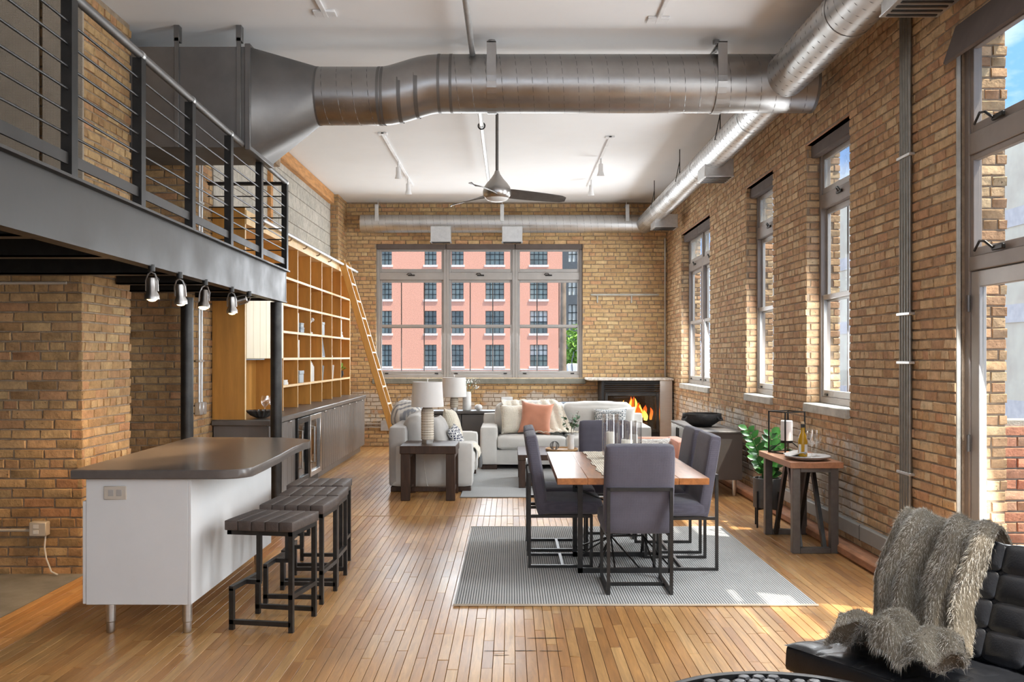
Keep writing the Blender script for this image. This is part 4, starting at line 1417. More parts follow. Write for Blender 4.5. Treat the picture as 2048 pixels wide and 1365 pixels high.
# spot lamps under the gallery
names = ['first warm spot from the near end under the gallery beam', 'second and brightest warm spot under the gallery beam', 'third warm spot under the gallery beam, turned sideways',
         'fourth warm spot under the gallery beam', 'fifth spot under the gallery beam, next to the corner column']
for i, (y, px) in enumerate(((5.42, 303), (5.9, 359), (6.46, 410), (7.13, 463), (7.62, 498))):
    x = (px - CX) / F * y
    off = (x, y, ZB)
    t = thing('gallery_spot', names[i], 'lamp', off, group='spots under the gallery')
    MB(off).tube([(x, y, ZB + 0.01), (x, y, ZB - 0.03)], 0.02, 12).build('socket', 'black_steel', t)
    ax = [RX(4), RX(10), RX(-12), RX(6), RX(0) @ RY(75)][i]
    Mt = Matrix.Translation(Vector((x, y, ZB - 0.045))) @ ax
    yk = MB(off)
    for s in (-1, 1):
        yk.tube([Mt @ Vector(q) for q in ((0, 0, 0.012), (s * 0.02, 0, 0), (s * 0.034, 0, -0.04), (s * 0.035, 0, -0.10))], 0.005, 6)
    yk.build('yoke', 'brushed_nickel', t)
    h = MB(off).lathe([(0, -0.02), (0.022, -0.022), (0.026, -0.04), (0.027, -0.10), (0.040, -0.125), (0.041, -0.148), (0.036, -0.148), (0.034, -0.13), (0, -0.125)], n=24, M=Mt)
    ho = h.build('lamp_head', 'brushed_nickel', t)
    MB(off).lathe([(0, -0.162), (0.018, -0.158), (0.030, -0.148), (0.032, -0.141), (0, -0.141)], n=20, M=Mt).build('bulb', 'bulb_warm' if i < 4 else 'paper', ho)
    MB(off).tube([Mt @ Vector(q) for q in ((0.01, 0.01, 0.0), (0.03, 0.03, -0.03), (0.012, 0.028, -0.07))], 0.004, 6).build('cord', 'black_steel', t)
    if i < 4:
        l = add_light('spot_beam', 'SPOT', Mt @ Vector((0, 0, -0.16)), (30, 70, 34, 30)[i], (1.0, 0.66, 0.34), spot_size=math.radians(80), spot_blend=0.6, shadow_soft_size=0.03)
        aim = Vector(((-0.35, 0.1, -1), (-0.5, 0.15, -1), (-0.5, 0.2, -1), (-0.3, 0.3, -1))[i])
        l.rotation_euler = (-aim).to_track_quat('Z', 'Y').to_euler()

# ================================================================ LEFT SIDE: shelves, cabinets, ladder
XB, XF = XL + 0.005, -2.64
Y0, Y1, ZTOP = 9.2, 15.17, 3.0
off = (-2.8, 12.2, 0.92)
bc = thing('bookcase', 'tall orange plywood wall of open shelves with pale edges', 'bookcase', off)
ZC0 = 0.925
VY = [10.72, 11.46, 12.19, 12.92, 13.645, 14.365]
SZ = [1.205, 1.525, 1.84, 2.16, 2.48]
MB(off).box(XB, XB + 0.012, Y0, Y1, ZC0, ZTOP).build('back_panel', 'orange_ply', bc)
def edged(name, args, edge):
    o = MB(off).box(*args).build(name, 'orange_ply', bc)
    MB(off).box(*edge).build('edge_band', 'ply_edge', o)
edged('end_panel', (XB, XF - 0.003, Y0 - 0.02, Y0 + 0.02, ZC0, 3.04), (XF - 0.003, XF, Y0 - 0.02, Y0 + 0.02, ZC0, 3.04))
edged('end_panel', (XB, XF - 0.003, Y1 - 0.02, Y1 + 0.02, ZC0, ZTOP), (XF - 0.003, XF, Y1 - 0.02, Y1 + 0.02, ZC0, ZTOP))
for y in VY:
    edged('upright', (XB, XF - 0.003, y - 0.012, y + 0.012, ZC0, ZTOP - 0.1), (XF - 0.003, XF, y - 0.012, y + 0.012, ZC0, ZTOP - 0.1))
for z in SZ:
    edged('shelf', (XB, XF - 0.001, VY[0], Y1, z - 0.014, z + 0.014), (XF - 0.001, XF + 0.002, VY[0], Y1, z - 0.014, z + 0.014))
MB(off).box(XB, XF + 0.012, Y0 - 0.01, Y1 + 0.02, ZTOP - 0.13, ZTOP + 0.01).build('header', 'ply_edge', bc)
# bar niche with cream board doors above
edged('shelf', (XB, XF - 0.02, Y0 + 0.02, VY[0], 1.545 - 0.012, 1.545 + 0.012), (XF - 0.02, XF - 0.017, Y0 + 0.02, VY[0], 1.533, 1.557))
for i in range(6):
    w = (VY[0] - Y0 - 0.03) / 6
    y = Y0 + 0.02 + i * w
    MB(off).bev(XF - 0.018, XF + 0.004, y + 0.002, y + w - 0.002, 1.53, 2.42, 0.004).build('door_board', 'cream_board', bc)
MB(off).box(XB, XF - 0.02, Y0 + 0.02, VY[0], 2.42, 2.444).build('shelf', 'orange_ply', bc)
MB(off).bev(XF - 0.15, XF - 0.05, Y0 + 0.05, Y0 + 0.9, 1.515, 1.532, 0.003).build('under_light', 'dark_steel', bc)
# ladder rail
off2 = (-2.57, 12.3, 2.96)
lr = thing('ladder_rail', 'steel tube rail along the top of the bookcase', 'rail', off2)
MB(off2).tube([(-2.57, 9.55, 2.965), (-2.57, 15.45, 2.965)], 0.021, 14).build('tube', 'galvanised', lr)
MB(off2).tube([(-2.57, 9.50, 2.965), (-2.57, 9.56, 2.965)], 0.03, 12).build('end_cap', 'black_steel', lr)
for y in (9.7, 10.9, 11.7, 12.5, 13.3, 15.0):
    MB(off2).tube([(-2.57, y, 2.955), (-2.60, y, 2.92), (-2.632, y, 2.915)], 0.009, 8).build('bracket', 'old_timber', lr)
# ladder
off3 = (-1.72, 14.4, 0)
ld = thing('library_ladder', 'orange wooden rolling ladder leaning on the bookcase rail', 'ladder', off3)
T, B = Vector((-2.60, 0, 3.03)), Vector((-1.70, 0, 0.02))
dirv = (B - T).normalized()
for y in (14.18, 14.58):
    s = MB(off3)
    s.bar(T + Vector((0, y, 0)), B + Vector((0, y, 0)), 0.03, 0.095, up=(1, 0, 0.3), b=0.006)
    so = s.build('side_rail', 'ladder_wood', ld)
    e = MB(off3)
    nrm = Vector((-dirv.z, 0, dirv.x))
    if nrm.x < 0:
        nrm = -nrm
    e.bar(T + Vector((0, y, 0)) + nrm * 0.0475, B + Vector((0, y, 0)) + nrm * 0.0475, 0.028, 0.004, up=nrm)
    e.build('edge_band', 'ladder_edge', so)
for i in range(11):
    t = 0.03 + i * 0.088
    c = T + (B - T) * t + Vector((0, 14.38, 0))
    r = MB(off3)
    r.bev(c.x - 0.045, c.x + 0.055, 14.195, 14.565, c.z - 0.011, c.z + 0.011, 0.003)
    r.build('rung', 'ladder_edge', ld)
h = MB(off3)
for y in (14.18, 14.58):
    h.tube([(-2.57, y - 0.012, 2.975), (-2.57, y + 0.012, 2.975)], 0.05, 16)
h.build('roller_hook', 'ladder_wood', ld)

# base cabinets
off = (-2.7, 12.2, 0)
XC = -2.40
def cab(label, y0, y1, boards, z1=0.865):
    o = (-2.68, (y0 + y1) / 2, 0)
    t = thing('base_cabinet', label, 'cabinet', o, group='base cabinets under the shelves')
    MB(o).box(XB + 0.01, XC - 0.022, y0 + 0.001, y1 - 0.001, 0.10, z1).build('body', 'grey_cabinet', t)
    MB(o).box(XB + 0.01, XC - 0.07, y0 + 0.001, y1 - 0.001, 0.001, 0.10).build('plinth', 'grey_cabinet', t)
    w = (y1 - y0) / boards
    half = boards // 2
    for k, (i0, i1) in enumerate(((0, half), (half, boards))):
        d = None
        for i in range(i0, i1):
            b = MB(o).bev(XC - 0.021, XC, y0 + i * w + 0.002, y0 + (i + 1) * w - 0.002, 0.11, z1 - 0.008, 0.004)
            if d is None:
                d = b.build('door', 'grey_cabinet', t)
            else:
                b.build('board', 'grey_cabinet', d)
        yh = y0 + (i0 + i1) / 2 * w
        MB(o).bev(XC - 0.006, XC + 0.018, yh - 0.05, yh + 0.05, z1 - 0.022, z1 - 0.010, 0.003).build('handle', 'stainless', d)
cab('grey board-fronted cabinet under the bar niche, nearest the island', 9.19, 10.30, 6)
cab('grey board-fronted cabinet next to the wine fridge', 11.62, 12.8, 8)
cab('grey board-fronted cabinet in the middle of the long run', 12.8, 13.98, 8)
cab('grey board-fronted cabinet at the ladder end of the run', 13.98, 15.16, 8)
for lb, y0, y1 in (('slim dark glass drinks fridge beside the corner column', 10.31, 10.92), ('wine fridge with a framed glass door and tall handle', 10.95, 11.60)):
    o = (-2.68, (y0 + y1) / 2, 0)
    t = thing('wine_fridge', lb, 'fridge', o, group='undercounter fridges')
    MB(o).box(XB + 0.01, XC - 0.03, y0, y1, 0.03, 0.86).build('body', 'black_steel', t)
    dd = MB(o)
    X0 = XC - 0.02
    dd.bev(X0, X0 + 0.045, y0 + 0.01, y0 + 0.07, 0.12, 0.855, 0.004)
    dd.bev(X0, X0 + 0.045, y1 - 0.07, y1 - 0.01, 0.12, 0.855, 0.004)
    dd.bev(X0, X0 + 0.045, y0 + 0.07, y1 - 0.07, 0.79, 0.855, 0.004)
    dd.bev(X0, X0 + 0.045, y0 + 0.07, y1 - 0.07, 0.12, 0.18, 0.004)
    do = dd.build('door', 'stainless' if y0 > 10.9 else 'dark_steel', t)
    MB(o).box(X0 + 0.015, X0 + 0.02, y0 + 0.07, y1 - 0.07, 0.18, 0.79).build('pane', 'fire_glass', do)
    MB(o).tube([(X0 + 0.045, y0 + 0.05, 0.72), (X0 + 0.085, y0 + 0.05, 0.72), (X0 + 0.085, y0 + 0.05, 0.30), (X0 + 0.045, y0 + 0.05, 0.30)], 0.011, 8).build('handle', 'stainless', do)
    MB(o).box(XC - 0.06, XC - 0.02, y0, y1, 0.03, 0.11).build('vent_grille', 'black_steel', t)
ct = MB((-2.68, 12.2, 0.866)).bev(XB + 0.002, XC + 0.025, 9.14, 15.18, 0.866, 0.922, 0.008).build('worktop', 'grey_counter')
ct.location = (-2.68, 12.2, 0.866)
tag(ct, 'long dark grey worktop below the orange shelves', 'worktop')

# conduit on the brick strip beside the bookcase
off = (XL + 0.04, 8.75, 0)
cn = thing('wall_conduit', 'pair of steel conduits with junction boxes beside the bookcase', 'conduit', off)
for dy, z0 in ((0.0, 1.08), (0.07, 1.10)):
    MB(off).tube([(XL + 0.03, 8.72 + dy, z0), (XL + 0.03, 8.72 + dy, 2.0), (XL + 0.03, 8.73 + dy, ZC)], 0.011, 8).build('conduit', 'galvanised', cn)
for dy in (-0.03, 0.075):
    MB(off).bev(XL + 0.004, XL + 0.055, 8.70 + dy, 8.79 + dy, 1.0, 1.12, 0.005).build('junction_box', 'galvanised', cn)
for z in (1.5, 2.3, 3.0):
    MB(off).bev(XL + 0.003, XL + 0.044, 8.69, 8.83, z, z + 0.02, 0.003).build('clip', 'galvanised', cn)
# outlet, conduit and cord on the brick pier
off = (-3.40, 6.58, 0.3)
ob = thing('outlet_box', 'grey surface outlet box with conduit on the brick pier', 'outlet', off)
bo = MB(off).bev(-3.405, -3.285, 6.53, 6.598, 0.28, 0.38, 0.006).build('box', 'almond_plastic', ob)
for z in (0.31, 0.35):
    o = MB(off).bev(-3.375, -3.335, 6.5275, 6.531, z - 0.014, z + 0.014, 0.002).build('receptacle', 'paper', bo)
MB(off).tube([(-3.405, 6.575, 0.315), (-4.3, 6.575, 0.315)], 0.011, 8).build('conduit', 'almond_plastic', ob)
MB(off).tube([(-3.30, 6.56, 0.28), (-3.305, 6.555, 0.2), (-3.29, 6.55, 0.12), (-3.25, 6.54, 0.03), (-3.2, 6.53, 0.01)], 0.006, 6).build('cord', 'paper', ob)
off = (-3.4, 6.58, 2.06)
pc = tag(MB(off).tube([(-4.3, 6.575, 2.045), (-3.72, 6.575, 2.05), (-3.62, 6.575, 2.075), (-3.16, 6.575, 2.075)], 0.011, 8).build('pale_conduit', 'almond_plastic'), 'thin pale conduit across the brick pier under the gallery', 'conduit')
pc.location = off

# ================================================================ ISLAND AND STOOLS
off = (-2.05, 5.95, 0)
isl = thing('kitchen_island', 'white kitchen island on steel legs with a curved grey top', 'island', off)
bd_ = MB(off)
bd_.bev(-2.335, -1.775, 5.10, 6.78, 0.186, 0.88, 0.003)
bd_.build('body', 'white_panel', isl)
MB(off).bev(-2.335, -1.775, 5.082, 5.10, 0.186, 0.88, 0.002).build('end_panel', 'white_panel', isl)
MB(off).bev(-1.775, -1.757, 5.082, 6.78, 0.186, 0.88, 0.002).build('side_panel', 'white_panel', isl)
MB(off).bev(-2.355, -2.337, 5.085, 6.78, 0.19, 0.755, 0.002).build('door', 'white_panel', isl)
poly = [(-2.40, 5.04)] + [(-1.72, 5.04)] + arc(-1.60, 5.20, 0.16, -90, -12, 8) + [(-1.445, 5.4)] + \
       [(-1.455, 5.8), (-1.485, 6.3)] + arc(-1.74, 6.76, 0.27, -20, 70, 10) + [(-1.75, 7.08), (-2.46, 7.12)]
MB(off).prism(poly, 0.881, 0.932, 0.006).build('top_slab', 'island_top', isl)
for x, y in ((-2.25, 5.20), (-1.82, 5.20), (-1.82, 6.65), (-2.25, 6.65)):
    l = MB(off)
    l.lathe([(0.0, 0.001), (0.020, 0.002), (0.023, 0.012), (0.023, 0.06), (0.027, 0.065), (0.027, 0.186), (0, 0.186)], (x, y, 0), 20)
    l.build('leg', 'stainless', isl)
ou = MB(off).bev(-2.235, -2.11, 5.073, 5.083, 0.765, 0.84, 0.004).build('outlet_plate', 'almond_plastic', isl)
for x in (-2.195, -2.150):
    r = MB(off).bev(x - 0.015, x + 0.015, 5.0715, 5.0745, 0.785, 0.82, 0.002).build('receptacle', 'plate_grey', ou)

def stool(name, label, loc, rz):
    t = thing(name, label, 'stool', loc, math.radians(rz), 'bar stools at the island')
    # local: x across (to the right = legs side), y depth; near right leg at origin corner
    W, D, H = 0.37, 0.36, 0.555
    q = 0.026
    for y in (0.013, D - 0.013):
        MB().bar((W, y, 0.0), (W, y, H), q, q, up=(0, 1, 0)).build('leg', 'dark_steel', t)
        MB().bar((0.013, y, 0.0), (0.013, y, 0.235), q, q, up=(0, 1, 0)).build('foot_post', 'dark_steel', t)
        MB().bar((0.0, y, 0.045), (W, y, 0.045), q, q).build('floor_rail', 'dark_steel', t)
    MB().bar((W, 0.0, 0.20), (W, D, 0.20), q, q).build('side_rail', 'dark_steel', t)
    MB().bar((0.013, 0.0, 0.235), (0.013, D, 0.235), q, q).build('foot_rest', 'dark_steel', t)
    MB().bar((0.10, D / 2, 0.235), (0.10, D / 2, H), q, q, up=(0, 1, 0)).build('leg', 'dark_steel', t)
    MB().bar((0.013, D / 2, 0.235), (0.11, D / 2, 0.235), q, q).build('foot_arm', 'dark_steel', t)
    f = MB()
    f.bar((-0.01, 0.013, H), (W + 0.01, 0.013, H), q, q)
    f.bar((-0.01, D - 0.013, H), (W + 0.01, D - 0.013, H), q, q)
    f.bar((0.003, 0, H), (0.003, D, H), q, q)
    f.bar((W, 0, H), (W, D, H), q, q)
    f.build('seat_frame', 'dark_steel', t)
    n = 5
    for i in range(n):
        w = (W + 0.04) / n
        x0 = -0.02 + i * w
        MB().rbox(x0 + 0.0005, x0 + w - 0.0005, -0.018, D + 0.018, H + 0.012, H + 0.070, 0.007, 0.003, 5).build('seat_channel', 'brown_leather', t)
    return t
st = stool('bar_stool', 'brown leather bar stool nearest the camera', (-1.60, 5.245, 0), -10)
dup(st, (-1.555, 5.80, 0), -6, 'brown leather bar stool second from the camera').rotation_euler.z = math.radians(-4)
dup(st, (-1.545, 6.215, 0), 0, 'brown leather bar stool third from the camera')
s4 = dup(st, (-1.60, 6.68, 0), 0, 'brown leather bar stool at the far end of the row')
# ================================================================ EXTRA CLOTH MATERIALS
def lattice(name, dark, light, scale, thr=0.06):
    nt, b, out = base_mat(name)
    tc = nd(nt, 'ShaderNodeTexCoord')
    v = nd(nt, 'ShaderNodeTexVoronoi', {'Vector': tc.outputs['Object'], 'Scale': scale, 'Randomness': 0.35}, feature='DISTANCE_TO_EDGE')
    mr = nd(nt, 'ShaderNodeMapRange', {'Value': v.outputs['Distance'], 1: thr, 2: thr + 0.04, 3: 1.0, 4: 0.0})
    mx = nd(nt, 'ShaderNodeMix', {'Factor': mr.outputs[0], 6: c4(dark), 7: c4(light)}, data_type='RGBA')
    nt.links.new(mx.outputs[2], b.inputs['Base Color'])
    b.inputs['Roughness'].default_value = 0.9
lattice('navy_lattice', (0.02, 0.025, 0.06), (0.75, 0.74, 0.72), 34, 0.09)
lattice('ink_lattice', (0.06, 0.09, 0.11), (0.80, 0.79, 0.76), 42, 0.10)
lattice('chunky_knit', (0.76, 0.73, 0.67), (0.30, 0.28, 0.26), 70, 0.10)

# ================================================================ DINING
ZRG = 0.013
rg = thing('dining_rug', 'grey and white ribbed flat-weave rug under the dining table', 'rug', (0.78, 7.05, 0))
O = (0.78, 7.05, 0)
MB(O).bev(-0.355, 1.905, 5.75, 8.37, 0.0012, ZRG, 0.003).build('weave', 'rug_stripe', rg)
for y0, y1 in ((5.735, 5.75), (8.37, 8.385)):
    MB(O).bev(-0.36, 1.91, y0, y1, 0.0012, ZRG + 0.001, 0.003).build('binding', 'rug_binding', rg)

def dining_chair(label, loc, rz):
    t = thing('dining_chair', label, 'chair', loc, math.radians(rz), 'dining chairs around the table')
    q = 0.021
    W = 0.203
    for s in (-1, 1):
        x = s * W
        MB().bar((x, 0, 0), (x, 0, 0.69), q, q, up=(0, 1, 0)).build('leg', 'dark_steel', t)
        MB().bar((x, 0.45, 0), (x, 0.45, 0.385), q, q, up=(0, 1, 0)).build('leg', 'dark_steel', t)
        MB().bar((x, 0, 0.0106), (x, 0.45, 0.0106), q, q).build('floor_rail', 'dark_steel', t)
        MB().bar((x, 0, 0.375), (x, 0.45, 0.375), q, q).build('seat_rail', 'dark_steel', t)
    MB().bar((-W - q / 2, 0, 0.68), (W + q / 2, 0, 0.68), q, q).build('back_rail', 'dark_steel', t)
    MB().bar((-W, 0.24, 0.0106), (W, 0.24, 0.0106), q, q).build('stretcher', 'dark_steel', t)
    MB().bar((-W, 0.44, 0.375), (W, 0.44, 0.375), q, q).build('stretcher', 'dark_steel', t)
    MB().rbox(-0.225, 0.225, 0.06, 0.53, 0.387, 0.495, 0.028, 0.012, 8).build('seat', 'chair_fabric', t)
    Mb = Matrix.Translation(Vector((0, 0.105, 0.385))) @ RX(9.5)
    MB().rbox(-0.225, 0.225, -0.048, 0.045, 0.0, 0.592, 0.026, 0.004, 8, Mb).build('backrest', 'chair_fabric', t)
    return t
ch = dining_chair('slate fabric dining chair with its back to the camera at the near table end', (0.832, 5.97, ZRG), 0)
dup(ch, (0.135, 6.94, ZRG), math.radians(-90), 'slate fabric dining chair on the sofa-lamp side of the table, closer to the camera')
dup(ch, (0.135, 7.51, ZRG), math.radians(-90), 'slate fabric dining chair on the sofa-lamp side of the table, farther from the camera')
dup(ch, (1.478, 6.85, ZRG), math.radians(90), 'slate fabric dining chair on the window side of the table, closer to the camera')
dup(ch, (1.478, 7.43, ZRG), math.radians(90), 'slate fabric dining chair on the window side of the table, farther from the camera')
dup(ch, (0.83, 8.24, ZRG), math.radians(180), 'slate fabric dining chair facing the camera at the far table end')

TX0, TX1, TY0, TY1, TZ = 0.30, 1.29, 6.01, 7.69, 0.76
O = (0.795, 6.85, ZRG)
tb = thing('dining_table', 'walnut plank dining table on a black steel twig-like base', 'table', O)
for i in range(5):
    w = (TX1 - TX0) / 5
    MB(O).bev(TX0 + i * w + 0.0004, TX0 + (i + 1) * w - 0.0004, TY0, TY1, TZ - 0.043, TZ, 0.0025).build('tabletop_board', 'walnut', tb)
for y in (6.58, 7.12):
    f = MB(O)
    for x in (0.492, 1.135):
        f.bar((x, y, ZRG), (x, y, TZ - 0.043), 0.035, 0.03, up=(0, 1, 0))
    f.bar((0.475, y, ZRG + 0.018), (1.152, y, ZRG + 0.018), 0.03, 0.035)
    f.bar((0.475, y, TZ - 0.06), (1.152, y, TZ - 0.06), 0.03, 0.033)
    f.build('leg_frame', 'dark_steel', tb)
rods = MB(O)
rr = random.Random(5)
hubs = [Vector((0.66, 6.85, 0.50)), Vector((0.86, 6.85, 0.42)), Vector((0.98, 6.88, 0.22)), Vector((0.74, 6.86, 0.22))]
ends = [(0.49, 6.58, 0.60), (0.49, 6.58, 0.14), (1.135, 6.58, 0.55), (1.135, 6.58, 0.05), (0.49, 7.12, 0.55), (0.49, 7.12, 0.08), (1.135, 7.12, 0.6), (1.135, 7.12, 0.1),
        (0.62, 6.58, 0.04), (0.74, 6.58, 0.04), (0.92, 6.58, 0.04), (1.03, 6.58, 0.04), (0.70, 7.12, 0.04), (1.0, 7.12, 0.04), (0.6, 6.6, 0.70), (1.0, 7.1, 0.70)]
for i, e in enumerate(ends):
    h = min(hubs, key=lambda q: (q - Vector(e)).length + rr.random() * 0.25)
    rods.tube([e, h], 0.0065, 6)
for a, b in ((0, 1), (1, 2), (2, 3), (0, 3), (1, 3)):
    rods.tube([hubs[a], hubs[b]], 0.0075, 6)
rods.build('twig_brace', 'dark_steel', tb)

def wavy(u, v):
    x = 0.60 + 0.40 * u + 0.010 * math.sin(v * 25 + u * 4) + 0.004 * math.sin(v * 90)
    y = 6.14 + 1.53 * v
    return (x, y, TZ + 0.0045 + 0.0016 * math.sin(v * 160 + u * 3) + 0.001 * math.sin(u * 40))
rn = tag(MB((0.8, 6.9, TZ)).grid(wavy, 14, 120, 0.0035).build('table_runner', 'runner_weave'), 'cream coarse woven runner along the dining table', 'runner')
rn.location = (0.8, 6.9, TZ)
ZV = TZ + 0.0075
vz = [('tall glass hurricane vase with a candle, at the left of the cluster', 0.775, 7.22, 0.064, 0.335, 0.13), ('glass hurricane vase with a wide low candle, nearest the camera', 0.875, 6.98, 0.072, 0.30, 0.085),
      ('shorter glass hurricane vase with a candle, nearest the window chairs', 0.955, 7.22, 0.066, 0.27, 0.12)]
for lb, x, y, r, h, ch_ in vz:
    v = MB().lathe([(r * 0.9, 0.0), (r, 0.004), (r, h), (r - 0.003, h), (r - 0.003, 0.010), (0, 0.010)], n=36).build('hurricane_vase', 'clear_glass')
    v.location = (x, y, ZV)
    tag(v, lb, 'vase', 'hurricane vases on the table')
for lb, x, y, z, h, r in (('cream pillar candle inside the tall hurricane vase', 0.775, 7.22, ZV + 0.011, 0.185, 0.034), ('wide cream pillar candle inside the nearest hurricane vase', 0.875, 6.98, ZV + 0.011, 0.145, 0.045),
                          ('cream pillar candle inside the shorter hurricane vase', 0.955, 7.22, ZV + 0.011, 0.165, 0.034)):
    t = thing('pillar_candle', lb, 'candle', (x, y, z), group='candles in the vases')
    MB().lathe([(r * 0.97, 0), (r, 0.004), (r, h - 0.006), (r * 0.93, h), (r * 0.5, h - 0.004), (0, h - 0.006)], n=24).build('wax_body', 'wax', t)
    MB().tube([(0, 0, h - 0.008), (0.001, 0, h + 0.012)], 0.0015, 5).build('wick', 'dark_slot', t)

# ================================================================ LIVING AREA
O = (0.8, 11.7, 0)
rg2 = tag(MB(O).bev(-0.56, 2.1, 10.15, 13.2, 0.0012, 0.012, 0.004).build('living_rug', 'rug_weave'), 'pale grey woven rug under the coffee table and sofa', 'rug')
rg2.location = O
ZL = 0.0125
# long sofa facing the camera
O = (0.75, 13.05, ZL)
sf = thing('sofa', 'cream linen sofa below the far window, facing the camera', 'sofa', O)
X0, X1, YA, YZ = -0.42, 1.92, 12.58, 13.55
MB(O).rbox(X0 + 0.2, X1 - 0.2, YA + 0.03, YZ - 0.05, 0.075, 0.285, 0.015, 0, 5).build('base', 'sofa_linen', sf)
for x0, x1 in ((X0, X0 + 0.235), (X1 - 0.235, X1)):
    MB(O).rbox(x0, x1, YA, YZ - 0.03, 0.075, 0.595, 0.035, 0.006, 7).build('arm', 'sofa_linen', sf)
MB(O).rbox(X0 + 0.02, X1 - 0.02, YZ - 0.22, YZ, 0.075, 0.74, 0.04, 0.0, 6).build('back_frame', 'sofa_linen', sf)
xm = (X0 + X1) / 2
for x0, x1 in ((X0 + 0.237, xm - 0.002), (xm + 0.002, X1 - 0.237)):
    MB(O).rbox(x0, x1, YA - 0.03, YZ - 0.32, 0.287, 0.465, 0.05, 0.018, 9).build('seat_cushion', 'sofa_linen', sf)
    Mb = Matrix.Translation(Vector(((x0 + x1) / 2, YZ - 0.33, 0.455))) @ RX(8)
    w = (x1 - x0) / 2 + 0.04
    MB(O).rbox(-w + 0.02, w - 0.02, -0.11, 0.10, 0.0, 0.44, 0.075, 0.03, 10, Mb, jit=0.012).build('back_cushion', 'sofa_linen', sf)
for x in (X0 + 0.12, X1 - 0.12):
    for y in (YA + 0.09, YZ - 0.12):
        MB(O).bev(x - 0.11, x + 0.11, y - 0.05, y + 0.05, 0.0, 0.078, 0.006, ).build('foot', 'espresso', sf) if False else \
        MB(O).bev(x - 0.11, x + 0.11, y - 0.05, y + 0.05, ZL, 0.078, 0.006).build('foot', 'espresso', sf)

def cushion(name, label, matn, w, h, t, loc, rz=0, lean=12, roll=0, pinch=0.12):
    Mx = RX(-lean) @ RY(roll)
    mb = MB().pillow(w, h, t, Matrix.Translation(Vector((0, 0, h / 2 * 0.97))) @ Mx, 14, pinch)
    o = mb.build(name, matn, angle=80)
    o.location = loc
    o.rotation_euler = (0, 0, math.radians(rz))
    return tag(o, label, 'cushion', 'scatter cushions')
cushion('throw_pillow', 'cream scatter cushion in the corner of the long sofa', 'cream_wool', 0.42, 0.42, 0.17, (0.06, 12.92, 0.475), 12, 18)
cp = cushion('throw_pillow', 'coral scatter cushion with a chopped top on the long sofa', 'coral_cloth', 0.46, 0.46, 0.17, (0.345, 12.80, 0.475), -4, 16, 6, 0.22)
cushion('throw_pillow', 'black and white lattice cushion at the window end of the long sofa', 'ink_lattice', 0.46, 0.36, 0.14, (1.38, 12.90, 0.475), -6, 20)
cushion('throw_pillow', 'plain white cushion behind the lattice cushion on the long sofa', 'sofa_linen', 0.46, 0.38, 0.15, (1.52, 13.03, 0.475), -12, 14)

# cream blanket over the back of the long sofa
def blanket(u, v):
    # v runs from behind the back, over the top, down the front, onto the seat
    path = [(13.47, 0.80), (13.40, 0.895), (13.20, 0.905), (13.06, 0.84), (13.02, 0.68), (12.99, 0.53), (12.90, 0.487), (12.72, 0.493)]
    t = v * (len(path) - 1)
    i = min(int(t), len(path) - 2)
    f = t - i
    y = path[i][0] * (1 - f) + path[i + 1][0] * f
    z = path[i][1] * (1 - f) + path[i + 1][1] * f
    spread = 0.30 + 0.12 * math.sin(v * 3)
    x = 0.10 + (u - 0.35) * 2 * spread * (1.0) + 0.55 * v * v * 0.8
    fold = 0.018 * math.sin(u * 24 + v * 5) + 0.012 * math.sin(u * 11)
    return (x, y - abs(fold) - 0.018, z + abs(fold) * 0.8 + 0.012)
bl = tag(MB((0.3, 13.2, 0.5)).grid(blanket, 44, 36, 0.008).build('blanket', 'cream_wool', angle=80), 'cream wool blanket draped over the long sofa back', 'blanket')
bl.location = (0.3, 13.2, 0.5)

# loveseat seen from its arm
O = (-0.93, 11.45, 0)
lv = thing('loveseat', 'cream linen loveseat seen from its arm, in front of the cabinets', 'sofa', O)
Y0, Y1 = 10.58, 12.30
MB(O).rbox(-1.39, -0.47, Y0 + 0.2, Y1 - 0.2, 0.06, 0.27, 0.015, 0, 5).build('base', 'sofa_linen', lv)
for y0, y1 in ((Y0, Y0 + 0.22), (Y1 - 0.22, Y1)):
    MB(O).rbox(-1.38, -0.44, y0, y1, 0.06, 0.565, 0.035, 0.006, 7).build('arm', 'sofa_linen', lv)
MB(O).rbox(-1.41, -1.20, Y0 + 0.002, Y1 - 0.002, 0.06, 0.75, 0.045, 0.0, 7).build('back_frame', 'grey_linen', lv)
ym = (Y0 + Y1) / 2
for y0, y1 in ((Y0 + 0.222, ym - 0.002), (ym + 0.002, Y1 - 0.222)):
    MB(O).rbox(-1.14, -0.43, y0, y1, 0.272, 0.455, 0.05, 0.015, 8).build('seat_cushion', 'sofa_linen', lv)
    MB(O).rbox(-0.12, 0.12, -(y1 - y0) / 2 - 0.06, (y1 - y0) / 2 + 0.02, 0, 0.40, 0.09, 0.03, 9, Matrix.Translation(Vector((-1.09, (y0 + y1) / 2, 0.45))) @ RY(-8), jit=0.012).build('back_cushion', 'grey_linen', lv)
for x in (-1.28, -0.56):
    for y in (Y0 + 0.06, Y1 - 0.1):
        MB(O).bev(x - 0.10, x + 0.10, y - 0.04, y + 0.04, 0.001, 0.062, 0.005).build('foot', 'espresso', lv)
cushion('throw_pillow', 'cream ribbed knit cushion standing on the loveseat', 'cream_knit', 0.46, 0.46, 0.16, (-0.72, 11.45, 0.462), 84, 16, 5)
cushion('throw_pillow', 'small navy lattice cushion on the loveseat', 'navy_lattice', 0.34, 0.27, 0.11, (-0.66, 11.05, 0.462), 78, 24, -10)
cushion('throw_pillow', 'pale grey cushion behind the navy one on the loveseat', 'grey_linen', 0.44, 0.40, 0.15, (-0.84, 10.98, 0.462), 76, 20)
